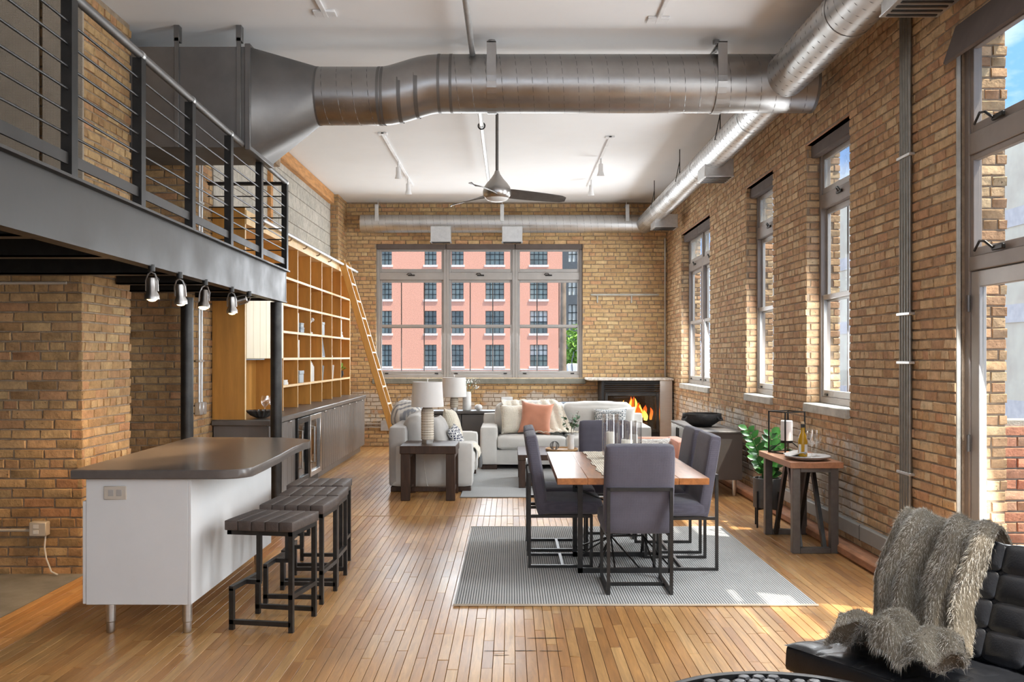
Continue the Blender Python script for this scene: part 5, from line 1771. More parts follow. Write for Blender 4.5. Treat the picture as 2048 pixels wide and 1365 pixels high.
def throw_ls(u, v):
    path = [(-1.47, 0.50), (-1.50, 0.72), (-1.49, 0.86), (-1.41, 0.935), (-1.28, 0.945), (-1.14, 0.925), (-1.0, 0.90), (-0.92, 0.80), (-0.87, 0.62)]
    t = v * (len(path) - 1)
    i = min(int(t), len(path) - 2)
    f = t - i
    x = path[i][0] * (1 - f) + path[i + 1][0] * f
    z = path[i][1] * (1 - f) + path[i + 1][1] * f
    y = 11.72 + u * 0.5
    fold = abs(0.025 * math.sin(u * 18 + v * 2))
    return (x, y, z + fold + 0.01)
o = tag(MB((-1.2, 12, 0.6)).rbox(-1.53, -1.10, 11.72, 12.24, 0.60, 0.955, 0.13, 0.02, 12, jit=0.03).build('striped_throw', 'throw_stripe', angle=80), 'white throw with dark stripes over the loveseat back', 'blanket')
o.location = (-1.2, 12, 0.6)
tt = thing('tasselled_throw', 'cream throw with charcoal tassels hanging off the loveseat seat', 'blanket', (-0.5, 11.2, 0.3))
OT = (-0.5, 11.2, 0.3)
def throw2(u, v):
    path = [(-0.85, 0.475), (-0.55, 0.485), (-0.43, 0.475), (-0.395, 0.43), (-0.385, 0.36)]
    t = v * (len(path) - 1)
    i = min(int(t), len(path) - 2)
    f = t - i
    return (path[i][0] * (1 - f) + path[i + 1][0] * f + abs(0.012 * math.sin(u * 20)), 10.93 + u * 0.42, path[i][1] * (1 - f) + path[i + 1][1] * f + abs(0.010 * math.sin(u * 20)))
MB(OT).grid(throw2, 24, 16, 0.006).build('cloth', 'cream_wool', tt, angle=80)
for i in range(5):
    y = 10.95 + i * 0.095
    ts = MB(OT)
    ts.lathe([(0.004, 0.37), (0.012, 0.36), (0.010, 0.345), (0.016, 0.335), (0.024, 0.24), (0, 0.245)], (-0.37, y, 0), 10)
    ts.build('tassel', 'pot_grey', tt)

# side table and lamps
O = (-0.89, 10.24, 0)
sd = thing('side_table', 'dark wooden side table with thick slab legs beside the loveseat', 'table', O)
MB(O).bev(-1.195, -0.59, 9.92, 10.56, 0.505, 0.592, 0.006).build('top', 'espresso', sd)
for x0, x1 in ((-1.185, -1.085), (-0.70, -0.60)):
    for y0, y1 in ((9.93, 9.98), (10.50, 10.55)):
        MB(O).bev(x0, x1, y0, y1, 0.001, 0.506, 0.004).build('leg', 'espresso', sd)
    MB(O).bev(x0, x1, 9.98, 10.50, 0.46, 0.506, 0.004).build('rail', 'espresso', sd)
    MB(O).bev(x0 + 0.02, x1 - 0.02, 9.98, 10.50, 0.06, 0.11, 0.004).build('stretcher', 'espresso', sd)
MB(O).bev(-1.105, -0.68, 10.21, 10.27, 0.06, 0.11, 0.004).build('stretcher', 'espresso', sd)

def table_lamp(label, x, y, z, hb, zs, shade_h, r0, r1, rb=0.07):
    t = thing('table_lamp', label, 'lamp', (x, y, z), group='ribbed table lamps')
    p = [(0.0, 0.0), (rb * 0.85, 0.001), (rb * 0.87, 0.03)]
    MB().lathe([(0, 0), (rb * 0.88, 0.001), (rb * 0.88, 0.04), (0, 0.041)], n=28).build('foot', 'stainless', t)
    pr = [(rb * 0.9, 0.041)]
    nrib = 13
    for i in range(nrib):
        z0 = 0.045 + (hb - 0.10) * i / nrib
        z1 = 0.045 + (hb - 0.10) * (i + 1) / nrib
        pr += [(rb * 0.94, z0), (rb * 1.02, z0 + (z1 - z0) * 0.35), (rb * 1.02, z0 + (z1 - z0) * 0.65), (rb * 0.94, z1 - 0.001)]
    pr += [(rb * 0.96, hb - 0.045), (rb * 0.75, hb - 0.015), (rb * 0.3, hb), (0, hb)]
    MB().lathe(pr, n=36).build('base', 'ribbed_ceramic', t)
    MB().tube([(0, 0, hb - 0.01), (0, 0, zs + shade_h + 0.02)], 0.006, 8).build('stem', 'stainless', t)
    MB().lathe([(r0, zs), (r1, zs + shade_h), (r1 - 0.004, zs + shade_h), (r0 - 0.004, zs), (r0, zs)], n=44).build('shade', 'lamp_linen', t)
    MB().lathe([(0, zs + shade_h + 0.015), (0.011, zs + shade_h + 0.018), (0.012, zs + shade_h + 0.035), (0, zs + shade_h + 0.04)], n=12).build('finial', 'stainless', t)
    sp = MB()
    for a in range(3):
        c, s = math.cos(a * 2.094), math.sin(a * 2.094)
        sp.tube([(0, 0, zs + shade_h - 0.01), (c * (r1 - 0.003), s * (r1 - 0.003), zs + shade_h - 0.012)], 0.0025, 5)
    sp.build('spider', 'stainless', t)
    return t
t = table_lamp('ribbed ceramic table lamp with a white shade on the dark side table', -0.925, 10.24, 0.5925, 0.41, 0.405, 0.275, 0.18, 0.163)
MB().tube([(0.02, 0.06, 0.01), (-0.05, 0.26, 0.005), (-0.06, 0.29, -0.03), (-0.06, 0.285, -0.3), (-0.03, 0.28, -0.5), (0.03, 0.30, -0.585)], 0.004, 6).build('cord', 'paper', t)
# console behind the sofas with second lamp
O = (-0.3, 13.95, 0)
cs = thing('console_cabinet', 'low dark grey console cabinet behind the sofas', 'cabinet', O)
MB(O).bev(-1.25, 0.75, 13.74, 14.16, 0.70, 0.742, 0.004).build('top', 'sideboard_grey', cs)
MB(O).box(-1.23, 0.73, 13.78, 14.14, 0.06, 0.70).build('body', 'firebox_black', cs)
for i in range(4):
    MB(O).bev(-1.22 + i * 0.488, -1.22 + (i + 1) * 0.488 - 0.012, 13.755, 13.78, 0.08, 0.69, 0.004).build('door', 'sideboard_grey', cs)
for x in (-1.2, 0.66):
    for y in (13.8, 14.08):
        MB(O).bev(x, x + 0.04, y, y + 0.04, 0.001, 0.06, 0.003).build('foot', 'dark_steel', cs)
table_lamp('ribbed ceramic table lamp with a white shade on the console behind the sofas', -0.857, 13.93, 0.7425, 0.215, 0.205, 0.29, 0.192, 0.175, 0.062)
v = thing('textured_vase', 'white textured vase with white blossom on the console', 'vase', (-0.665, 13.95, 0.7425))
MB().lathe([(0, 0), (0.062, 0.002), (0.066, 0.03), (0.064, 0.25), (0.058, 0.28), (0.05, 0.28), (0.05, 0.02), (0, 0.02)], n=24).build('body', 'white_ceramic', v)
rr = random.Random(8)
stm, fl = MB(), MB()
for i in range(9):
    a = rr.uniform(0, 6.28)
    tip = Vector((0.10 * math.cos(a) + 0.06, 0.08 * math.sin(a), rr.uniform(0.33, 0.46)))
    stm.tube([(0, 0, 0.2), tip * 0.75 + Vector((0, 0, 0.06)), tip], 0.003, 5)
    for k in range(7):
        p = tip + Vector((rr.gauss(0, 0.02), rr.gauss(0, 0.02), rr.gauss(0, 0.02)))
        fl.leaf(p, (rr.gauss(0, 1), rr.gauss(0, 1), rr.gauss(0, 1)), (0, 0, 1), 0.03, 0.022)
stm.build('stem', 'eucalyptus', v)
fl.build('blossom', 'white_petal', v, recalc=False)
o = MB().lathe([(0, 0), (0.03, 0.004), (0.055, 0.03), (0.06, 0.05), (0.05, 0.075), (0.025, 0.09), (0.022, 0.086), (0.04, 0.07), (0, 0.03)], n=24).build('bud_bowl', 'white_ceramic')
o.location = (-0.49, 13.92, 0.7425)
tag(o, 'small round white bud bowl on the console', 'bowl')
pf = thing('picture_frame', 'small white picture frame on the console behind the sofa', 'frame', (-0.06, 13.98, 0.7425))
MB().bev(-0.085, 0.085, -0.008, 0.012, 0.0, 0.20, 0.004, RX(-8)).build('frame', 'white_paint', pf)
MB().box(-0.05, 0.05, -0.0095, -0.0075, 0.05, 0.14, RX(-8)).build('print', 'grey_box', pf)
# dark leather chair behind the sofa
O = (0.98, 14.75, 0)
lc = thing('club_chair', 'dark slate leather chair behind the long sofa', 'chair', O)
MB(O).rbox(0.65, 1.27, 14.45, 15.1, 0.2, 0.42, 0.05, 0.01, 6).build('seat', 'slate_blue', lc)
MB(O).rbox(0.67, 1.25, -0.05, 0.05, 0.0, 0.44, 0.04, 0.01, 6, Matrix.Translation(Vector((0, 14.5, 0.40))) @ RX(6)).build('backrest', 'slate_blue', lc)
for x in (0.69, 1.2):
    for y in (14.5, 15.02):
        MB(O).bev(x, x + 0.04, y, y + 0.04, 0.001, 0.21, 0.004).build('leg', 'dark_steel', lc)

# coffee table
O = (0.68, 11.35, ZL)
cf = thing('coffee_table', 'dark wooden coffee table with open slab ends', 'table', O)
MB(O).bev(0.08, 1.30, 10.82, 11.88, 0.335, 0.40, 0.005).build('top', 'espresso', cf)
for x in (0.09, 1.21):
    for y0, y1 in ((10.83, 10.92), (11.78, 11.87)):
        MB(O).bev(x, x + 0.08, y0, y1, ZL, 0.336, 0.004).build('leg', 'espresso', cf)
    MB(O).bev(x + 0.01, x + 0.07, 10.92, 11.78, ZL + 0.02, 0.075, 0.004).build('stretcher', 'espresso', cf)
MB(O).bev(0.17, 1.21, 10.84, 10.90, ZL + 0.02, 0.075, 0.004).build('stretcher', 'espresso', cf)
o = MB().lathe([(0, 0), (0.19, 0.001), (0.2, 0.012), (0.2, 0.03), (0.19, 0.03), (0.186, 0.014), (0, 0.013)], n=40).build('serving_tray', 'tray_wood')
o.location = (0.62, 11.32, 0.4005)
tag(o, 'round wooden tray on the coffee table', 'tray')
v = thing('eucalyptus_vase', 'white ribbed vase of eucalyptus on the coffee table tray', 'vase', (0.735, 11.36, 0.4145))
MB().lathe([(0, 0), (0.038, 0.001), (0.041, 0.02), (0.039, 0.12), (0.042, 0.18), (0.037, 0.18), (0.034, 0.02), (0, 0.018)], n=24).build('body', 'white_ceramic', v)
rr = random.Random(12)
stm, lf = MB(), MB()
for i in range(5):
    a = rr.uniform(0, 6.28) if i > 1 else (2.9, 0.3)[i]
    tip = Vector((0.10 * math.cos(a), 0.06 * math.sin(a), rr.uniform(0.36, 0.47)))
    pts = [Vector((0, 0, 0.05)), Vector((tip.x * 0.3, tip.y * 0.3, 0.22)), tip]
    stm.tube(pts, 0.0025, 5)
    for k in range(9):
        f = 0.25 + 0.75 * k / 8
        p = pts[1].lerp(pts[2], f) + Vector((rr.gauss(0, 0.012), rr.gauss(0, 0.012), 0))
        lf.leaf(p, (rr.gauss(0, 1), rr.gauss(0, 1), rr.gauss(0.2, 0.6)), (0, 0, 1), 0.055, 0.045, 0.1)
stm.build('stem', 'twig', v)
lf.build('leaves', 'eucalyptus', v, recalc=False)
wd = MB()
rr = random.Random(3)
for i in range(9):
    a = rr.uniform(0, 3.14)
    c, s = math.cos(a), math.sin(a)
    tl = rr.uniform(-0.6, 0.6)
    wd.tube([(0.055 * math.cos(q) * c, 0.055 * math.cos(q) * s, 0.055 + 0.052 * math.sin(q + tl * 0.1)) for q in [2 * math.pi * i2 / 18 for i2 in range(18)]], 0.003, 5, closed=True)
o = wd.build('wire_ornament', 'pot_grey')
o.location = (0.53, 11.25, 0.4145)
tag(o, 'grey wire ball ornament on the coffee table tray', 'ornament')

# coral armchair with knit cushion
O = (1.43, 9.55, 0)
ac = thing('armchair', 'coral armchair beyond the dining table', 'chair', O)
MB(O).rbox(1.10, 1.76, 9.25, 9.90, 0.14, 0.40, 0.03, 0.01, 6).build('seat', 'coral_seat', ac)
MB(O).rbox(1.08, 1.78, 9.80, 9.95, 0.14, 0.69, 0.035, 0.005, 7).build('backrest', 'coral_seat', ac)
for x0, x1 in ((1.06, 1.18), (1.665, 1.79)):
    MB(O).rbox(x0, x1, 9.24, 9.93, 0.14, 0.70, 0.025, 0.004, 6).build('arm', 'coral_seat', ac)
for x in (1.12, 1.70):
    for y in (9.32, 9.86):
        MB(O).lathe([(0.012, 0.001), (0.02, 0.14), (0, 0.141)], (x, y, 0), 12).build('leg', 'espresso', ac)
cushion('throw_pillow', 'chunky white and grey knit cushion on the coral armchair', 'chunky_knit', 0.44, 0.30, 0.15, (1.445, 9.62, 0.41), 0, 12)

# ================================================================ FIREPLACE
O = (2.05, 15.65, 0)
fp = thing('fireplace', 'black gas fireplace with stainless side panel and stone mantel in the far corner', 'fireplace', O)
Y = 15.3
bodyX0, bodyX1 = 1.50, 2.67
MB(O).box(bodyX0, bodyX1, 15.86, 15.985, 0.001, 1.155).build('back_panel', 'firebox_black', fp)
MB(O).box(bodyX0, bodyX0 + 0.05, Y + 0.02, 15.86, 0.001, 1.155).build('side_panel', 'firebox_black', fp)
MB(O).bev(2.46, bodyX1, Y, 15.86, 0.001, 1.155, 0.004).build('steel_panel', 'stainless', fp)
MB(O).bev(1.27, 2.685, 15.24, 15.985, 1.156, 1.197, 0.008).build('mantel_shelf', 'stone_mantle', fp)
MB(O).box(bodyX0 + 0.05, 2.46, Y + 0.02, 15.86, 1.10, 1.155).build('hood', 'firebox_black', fp)
MB(O).box(bodyX0 + 0.05, 2.46, Y + 0.02, 15.86, 0.001, 0.33).build('hearth', 'firebox_black', fp)
for i in range(6):
    z = 0.955 + i * 0.031
    MB(O).bev(bodyX0 + 0.05, 2.455, Y - 0.005, Y + 0.022, z, z + 0.018, 0.004, ).build('louvre', 'firebox_black', fp)
for i in range(5):
    z = 0.08 + i * 0.035
    MB(O).bev(bodyX0 + 0.05, 2.455, Y - 0.005, Y + 0.022, z, z + 0.018, 0.004).build('louvre', 'firebox_black', fp)
f = MB(O)
f.bev(1.56, 1.60, Y - 0.012, Y + 0.03, 0.30, 0.95, 0.004)
f.bev(2.40, 2.45, Y - 0.012, Y + 0.03, 0.30, 0.95, 0.004)
f.bev(1.60, 2.40, Y - 0.012, Y + 0.03, 0.90, 0.95, 0.004)
f.bev(1.60, 2.40, Y - 0.012, Y + 0.03, 0.30, 0.35, 0.004)
fo = f.build('door_frame', 'dark_steel', fp)
MB(O).box(1.60, 2.40, Y + 0.008, Y + 0.012, 0.35, 0.90).build('pane', 'fire_glass', fo)
for i, (p, q, r) in enumerate((((1.75, 15.62, 0.38), (2.3, 15.58, 0.40), 0.05), ((1.85, 15.72, 0.46), (2.25, 15.66, 0.48), 0.045), ((1.9, 15.5, 0.44), (2.1, 15.7, 0.56), 0.04))):
    MB(O).tube([p, [(a + b) / 2 + 0.01 for a, b in zip(p, q)], q], [r, r * 1.1, r * 0.9], 10).build('log', 'log_bark', fp)
rr = random.Random(21)
for i in range(26):
    x = rr.gauss(2.0, 0.16)
    y = rr.uniform(15.5, 15.75)
    h = rr.uniform(0.22, 0.42) * (1.0 - abs(x - 2.0) * 0.9)
    w = rr.uniform(0.06, 0.11)
    ph = rr.uniform(0, 6)
    fl = MB(O)
    n = 7
    pts, rs = [], []
    for k in range(n):
        t = k / (n - 1)
        pts.append((x + 0.03 * math.sin(ph + t * 4) * t, y + 0.02 * math.cos(ph + t * 3) * t, 0.48 + h * t))
        rs.append(max(0.002, w * 0.5 * (0.5 + 1.6 * t) * (1 - t) ** 0.8 if t > 0 else w * 0.25))
    fl.tube(pts, rs, 8)
    fl.build('flame', 'flame_core' if i % 2 else 'flame_outer', fp)
add_light('fire_glow', 'POINT', (2.03, 15.45, 0.6), 8, (1.0, 0.45, 0.12), shadow_soft_size=0.12)
# remnant ledge of an old shelf on the far wall and corner conduit
o = thing('ledge_remnant', 'strip of old pale plaster left by a shelf on the far brick wall', 'plaster', (1.97, 15.98, 2.6))
OO = (1.97, 15.98, 2.6)
MB(OO).bev(1.37, 2.56, 15.965, 16.0, 2.605, 2.64, 0.01).build('strip', 'stone_sill', o)
for x in (1.48, 2.07):
    MB(OO).bev(x, x + 0.025, 15.975, 16.0, 2.48, 2.61, 0.006).build('drip', 'stone_sill', o)
cc = tag(MB((2.67, 15.96, 1.2)).tube([(2.66, 15.97, 1.2), (2.66, 15.97, 2.4), (2.66, 15.97, 3.6)], 0.012, 8).build('corner_conduit', 'galvanised'), 'thin grey conduit in the far wall corner', 'conduit')
cc.location = (2.67, 15.96, 1.2)
# conduit bundle on the right wall
O = (XR - 0.03, 6.3, 0.27)
cb = thing('conduit_bundle', 'four steel conduits running up the right brick wall', 'conduit', O)
for i in range(4):
    y = 6.22 + i * 0.042
    MB(O).tube([(XR - 0.02, y, 0.262), (XR - 0.02, y, 2.0), (XR - 0.02, y, 3.95)], 0.0155, 10).build('conduit', 'conduit_dark', cb)
for z in (0.75, 1.5, 1.83, 2.9):
    MB(O).bev(XR - 0.040, XR + 0.0, 6.18, 6.39, z, z + 0.02, 0.003).build('strap', 'galvanised', cb)

# low conduit and box by the ladder on the far wall
O = (-2.2, 15.96, 0.35)
lb = thing('low_conduit', 'two low conduits with a grey box on the far wall beside the ladder', 'conduit', O)
for z in (0.33, 0.39):
    MB(O).tube([(-2.83, 15.975, z), (-2.25, 15.975, z)], 0.012, 8).build('conduit', 'galvanised', lb)
MB(O).bev(-2.25, -1.95, 15.94, 15.998, 0.27, 0.45, 0.006).build('box', 'galvanised', lb)
# ================================================================ RIGHT SIDE
# sideboard
O = (2.33, 11.15, 0)
sb = thing('sideboard', 'dark grey sideboard on metal legs against the right wall', 'sideboard', O)
X0, X1, Y0, Y1 = 2.09, 2.56, 10.22, 12.08
MB(O).bev(X0 + 0.02, X1, Y0 + 0.012, Y1 - 0.012, 0.185, 0.70, 0.003).build('body', 'sideboard_grey', sb)
MB(O).bev(X0 - 0.005, X1, Y0, Y1, 0.70, 0.722, 0.004).build('top', 'sideboard_grey', sb)
for i in range(4):
    w = (Y1 - Y0 - 0.03) / 4
    y = Y0 + 0.015 + i * w
    d = MB(O).bev(X0, X0 + 0.02, y + 0.003, y + w - 0.003, 0.195, 0.695, 0.003).build('door', 'sideboard_front', sb)
    yh = y + (w - 0.05 if i % 2 == 0 else 0.05)
    MB(O).bev(X0 - 0.012, X0, yh - 0.012, yh + 0.012, 0.50, 0.66, 0.003).build('handle', 'black_steel', d)
for x in (X0 + 0.07, X1 - 0.07):
    for y in (Y0 + 0.09, Y1 - 0.09):
        MB(O).lathe([(0, 0.001), (0.018, 0.001), (0.022, 0.03), (0.024, 0.186), (0, 0.187)], (x, y, 0), 16).build('leg', 'stainless', sb)
b = thing('clay_bowl', 'large black clay bowl with handles on the sideboard', 'bowl', (2.27, 11.0, 0.7225))
MB().lathe([(0, 0), (0.11, 0.002), (0.13, 0.015), (0.21, 0.07), (0.232, 0.11), (0.228, 0.155), (0.214, 0.155), (0.212, 0.11), (0.12, 0.03), (0, 0.022)], n=40).build('body', 'black_clay', b)
for a in (200, 320, 80):
    c, s = math.cos(math.radians(a)), math.sin(math.radians(a))
    MB().tube([(0.222 * c - 0.045 * s, 0.222 * s + 0.045 * c, 0.12), (0.25 * c - 0.03 * s, 0.25 * s + 0.03 * c, 0.085), (0.25 * c + 0.03 * s, 0.25 * s - 0.03 * c, 0.085), (0.222 * c + 0.045 * s, 0.222 * s - 0.045 * c, 0.12)], 0.012, 8).build('handle', 'black_clay', b)

# console table
O = (2.39, 7.7, 0)
ct = thing('console_table', 'narrow console table with a wood top and grey metal A-frame legs', 'table', O)
MB(O).bev(2.185, 2.605, 7.24, 8.16, 0.675, 0.722, 0.003).build('top', 'console_wood', ct)
q = 0.062
for y in (7.30, 8.08):
    f = MB(O)
    for x in (2.245, 2.545):
        f.bev(x - q / 2, x + q / 2, y - 0.03, y + 0.03, 0.0, 0.676, 0.003)
    f.bev(2.276, 2.514, y - 0.03, y + 0.03, 0.0, 0.045, 0.003)
    f.bev(2.276, 2.514, y - 0.03, y + 0.03, 0.64, 0.676, 0.003)
    f.build('leg_frame', 'gunmetal', ct)
for x in (2.30, 2.49):
    for s in (-1, 1):
        MB(O).bar((x, 7.69 - s * 0.03, 0.672), (x, 7.69 - s * 0.34, 0.02), 0.03, 0.045, up=(0, 1, 0)).build('brace', 'dark_steel', ct)
ZT2 = 0.7225
# lantern with candle
ln = thing('lantern', 'black wire box lantern on the console table', 'lantern', (2.375, 7.97, ZT2), math.radians(24))
w, h = 0.105, 0.36
fr = MB()
for sx in (-1, 1):
    for sy in (-1, 1):
        fr.bar((sx * w, sy * w, 0), (sx * w, sy * w, h), 0.010, 0.010, up=(0, 1, 0))
for z in (0.005, h - 0.005):
    for s in (-1, 1):
        fr.bar((-w, s * w, z), (w, s * w, z), 0.010, 0.010)
        fr.bar((s * w, -w, z), (s * w, w, z), 0.010, 0.010)
fr.build('frame', 'black_steel', ln)
hd = MB()
hd.lathe([(0, 0.085), (0.052, 0.086), (0.052, 0.105), (0, 0.105)], n=28)
for a in range(4):
    c, s = math.cos(a * math.pi / 2 + 0.78), math.sin(a * math.pi / 2 + 0.78)
    hd.bar((c * 0.045, s * 0.045, 0.09), (c * 0.146, s * 0.146, 0.006), 0.008, 0.008)
hd.build('candle_holder', 'black_steel', ln)
cd_ = thing('lantern_candle', 'thick white candle inside the black lantern', 'candle', (2.375, 7.97, ZT2 + 0.1055))
MB().lathe([(0, 0), (0.05, 0.001), (0.05, 0.168), (0.046, 0.172), (0.02, 0.168), (0, 0.167)], n=32).build('wax_body', 'white_wax', cd_)
MB().tube([(0, 0, 0.165), (0.001, 0, 0.18)], 0.0015, 5).build('wick', 'dark_slot', cd_)
# plate, bottle, glasses, napkin
o = MB().lathe([(0, 0), (0.10, 0.001), (0.165, 0.018), (0.18, 0.032), (0.174, 0.036), (0.12, 0.02), (0, 0.017)], n=44).build('serving_plate', 'plate_grey')
o.location = (2.385, 7.44, ZT2)
tag(o, 'round grey stoneware plate on the console table', 'plate')
ZP = ZT2 + 0.0195
bt = thing('wine_bottle', 'bottle of white wine with a dark capsule on the grey plate', 'bottle', (2.365, 7.50, ZP))
MB().lathe([(0, 0), (0.036, 0.002), (0.038, 0.012), (0.038, 0.125), (0.030, 0.165), (0.016, 0.195), (0.0145, 0.262), (0, 0.262)], n=28).build('glass_body', 'wine', bt)
MB().lathe([(0.0152, 0.20), (0.0152, 0.252), (0.0165, 0.254), (0.0165, 0.262), (0, 0.2635)], n=20).build('capsule', 'capsule', bt)
MB().lathe([(0.0125, 0.262), (0.0125, 0.278), (0, 0.279)], n=16).build('cork', 'cork', bt)
lbm = MB()
for k in range(16):
    a0, a1 = math.radians(195 + k * 8), math.radians(195 + (k + 1) * 8)
    lbm.add([(0.0385 * math.cos(a0), 0.0385 * math.sin(a0), 0.03), (0.0385 * math.cos(a1), 0.0385 * math.sin(a1), 0.03), (0.0385 * math.cos(a1), 0.0385 * math.sin(a1), 0.10), (0.0385 * math.cos(a0), 0.0385 * math.sin(a0), 0.10)], [(0, 1, 2, 3)]) if k < 5 or k > 9 else None
lbm.build('label', 'paper', bt, recalc=False)
GP = [(0.032, 0), (0.034, 0.003), (0.006, 0.008), (0.004, 0.015), (0.004, 0.085), (0.012, 0.098), (0.032, 0.12), (0.042, 0.15), (0.041, 0.18), (0.033, 0.215), (0.0315, 0.215), (0.039, 0.18), (0.040, 0.15), (0.030, 0.122), (0.0, 0.10)]
gm = MB().lathe(GP, n=32)
g1 = gm.build('wine_glass', 'clear_glass')
g1.location = (2.405, 7.40, ZP)
tag(g1, 'empty wine glass on the grey plate, closer to the camera', 'glass', 'wine glasses')
def glass_copy(loc, label):
    g = g1.copy()
    COL.objects.link(g)
    g.location = loc
    g['label'] = label
glass_copy((2.475, 7.50, ZP), 'empty wine glass on the grey plate, closer to the wall')
glass_copy((-2.60, 9.78, 0.9225), 'empty wine glass in the bar niche, beside the orange end panel')
glass_copy((-2.52, 9.80, 0.9225), 'empty wine glass in the bar niche, beside the corner column')
def nap(u, v):
    return (2.245 + 0.13 * v + 0.03 * u, 7.50 + 0.22 * u - 0.07 * v, ZT2 + 0.012 + 0.022 * abs(math.sin(u * 7 + v * 2)) * (0.4 + v) + 0.02 * v)
o = tag(MB((2.3, 7.6, ZT2)).grid(nap, 22, 14, 0.005).build('napkin', 'napkin', angle=80), 'folded pale linen napkin beside the grey plate', 'napkin')
o.location = (2.3, 7.6, ZT2)
# fluted bowl in the bar niche
fb = MB()
n = 64
for (r, z, amp) in ((0.05, 0.0, 0.0), (0.10, 0.03, 0.10), (0.135, 0.075, 0.16)):
    pass
vs, fs = [], []
prof = [(0.0, 0.003, 0), (0.05, 0.003, 0.0), (0.10, 0.03, 0.10), (0.14, 0.08, 0.16), (0.134, 0.082, 0.16), (0.094, 0.036, 0.10), (0.045, 0.010, 0), (0.0, 0.010, 0)]
for (r, z, amp) in prof:
    for k in range(n):
        a = 2 * math.pi * k / n
        rr_ = r * (1 + amp * math.cos(16 * a))
        vs.append((rr_ * math.cos(a), rr_ * math.sin(a), z))
for i in range(len(prof) - 1):
    for k in range(n):
        k2 = (k + 1) % n
        fs.append((i * n + k, i * n + k2, (i + 1) * n + k2, (i + 1) * n + k))
fb.add(vs, fs)
o = fb.build('fluted_bowl', 'gunmetal')
o.location = (-2.55, 9.45, 0.9225)
tag(o, 'dark fluted metal bowl on the worktop in the bar niche', 'bowl')

# ZZ plant on a stand
O = (2.34, 8.45, 0)
pt = thing('potted_plant', 'glossy leafy plant in a dark pot on a black stand', 'plant', O)
MB(O).lathe([(0, 0.175), (0.118, 0.176), (0.125, 0.185), (0.125, 0.445), (0.112, 0.445), (0.11, 0.40), (0, 0.40)], (2.34, 8.45, 0), 36).build('pot', 'pot_grey', pt)
MB(O).lathe([(0.112, 0.40), (0.06, 0.418), (0, 0.422)], (2.34, 8.45, 0), 24).build('soil', 'soil', pt)
sdm = MB(O)
for a in range(4):
    c, s = math.cos(a * math.pi / 2 + 0.6), math.sin(a * math.pi / 2 + 0.6)
    sdm.bar((2.34 + c * 0.134, 8.45 + s * 0.134, 0.0), (2.34 + c * 0.134, 8.45 + s * 0.134, 0.33), 0.014, 0.014, up=(0, 1, 0))
sdm.bar((2.34 - 0.11, 8.45 - 0.075, 0.168), (2.34 + 0.11, 8.45 + 0.075, 0.168), 0.014, 0.014)
sdm.bar((2.34 + 0.075, 8.45 - 0.11, 0.168), (2.34 - 0.075, 8.45 + 0.11, 0.168), 0.014, 0.014)
sdm.build('stand', 'black_steel', pt)
rr = random.Random(6)
stems = [(-0.19, -0.04, 0.46), (-0.10, 0.10, 0.30), (-0.03, -0.12, 0.24), (0.05, 0.05, 0.42), (0.14, 0.08, 0.40), (0.10, -0.08, 0.22), (-0.13, -0.10, 0.20), (0.16, -0.03, 0.28)]
for i, (dx, dy, h) in enumerate(stems):
    b0 = Vector((2.34 + dx * 0.15, 8.45 + dy * 0.15, 0.41))
    tip = Vector((2.34 + dx, 8.45 + dy, 0.43 + h))
    mid = b0.lerp(tip, 0.5) + Vector((-dx * 0.15, -dy * 0.15, 0.02))
    so = MB(O).tube([b0, mid, tip], [0.010, 0.007, 0.003], 6).build('stem', 'zz_leaf', pt)
    d = (tip - b0).normalized()
    side = d.cross(Vector((0.3, 1, 0))).normalized()
    nl = int(h / 0.032)
    for k in range(nl):
        f = 0.18 + 0.82 * k / (nl - 1)
        p = b0.lerp(mid, f * 2) if f < 0.5 else mid.lerp(tip, f * 2 - 1)
        sg = 1 if k % 2 else -1
        L = 0.105 * (1 - 0.35 * abs(f - 0.5)) * rr.uniform(0.85, 1.1)
        lm = MB(O)
        lm.leaf(p, side * sg + d * 0.75 + Vector((0, rr.uniform(-0.4, 0.1), 0.1)), Vector((-0.2, -1, 0.6)), L, 0.058, 0.25, 0.1)
        lm.build('leaf', 'zz_leaf', so, recalc=False)

# ================================================================ LOUNGE CHAIR, FUR THROW, ROUND TABLE
LC = (1.07, 3.63, 0)
LR = -56.6
lg = thing('lounge_chair', 'black tufted leather lounge chair beside the glazed door', 'chair', LC, math.radians(LR))
W, D = 0.80, 0.66
def tuft(nx, ny, w, h, t, bul=0.022, sub=5):
    """slab in local x (width), z (height); tufted face looks to -y"""
    def fn(u, v):
        a, b = (u * nx) % 1.0, (v * ny) % 1.0
        if u >= 1:
            a = 1.0
        if v >= 1:
            b = 1.0
        k = (max(0, 1 - abs(2 * a - 1) ** 2.6) * max(0, 1 - abs(2 * b - 1) ** 2.6)) ** 0.6
        ex = min(1, min(u, 1 - u) / 0.03) * min(1, min(v, 1 - v) / 0.03)
        return (u * w, -t * 0.5 * (0.6 + 0.4 * ex) - bul * k, v * h)
    return fn
seat = MB()
Ms = Matrix.Translation(Vector((0, -0.0, 0.43))) @ RX(-5)
seat.grid(lambda u, v: (u * W, v * D, 0.018 * (max(0, 1 - abs(2 * ((u * 5) % 1.0) - 1) ** 2.6) * max(0, 1 - abs(2 * ((v * 4) % 1.0) - 1) ** 2.6)) ** 0.6 - 0.012), 50, 40, 0, Ms)
seat.rbox(0, W, 0.0, D, -0.115, -0.001, 0.028, 0.004, 8, Ms)
seat.build('seat_cushion', 'black_leather', lg, recalc=False, angle=60)
Mb = Matrix.Translation(Vector((0, 0.60, 0.37))) @ RX(-24)
bk_ = MB()
bk_.rbox(0, W, -0.045, 0.055, 0.0, 0.465, 0.025, 0.003, 8, Mb)
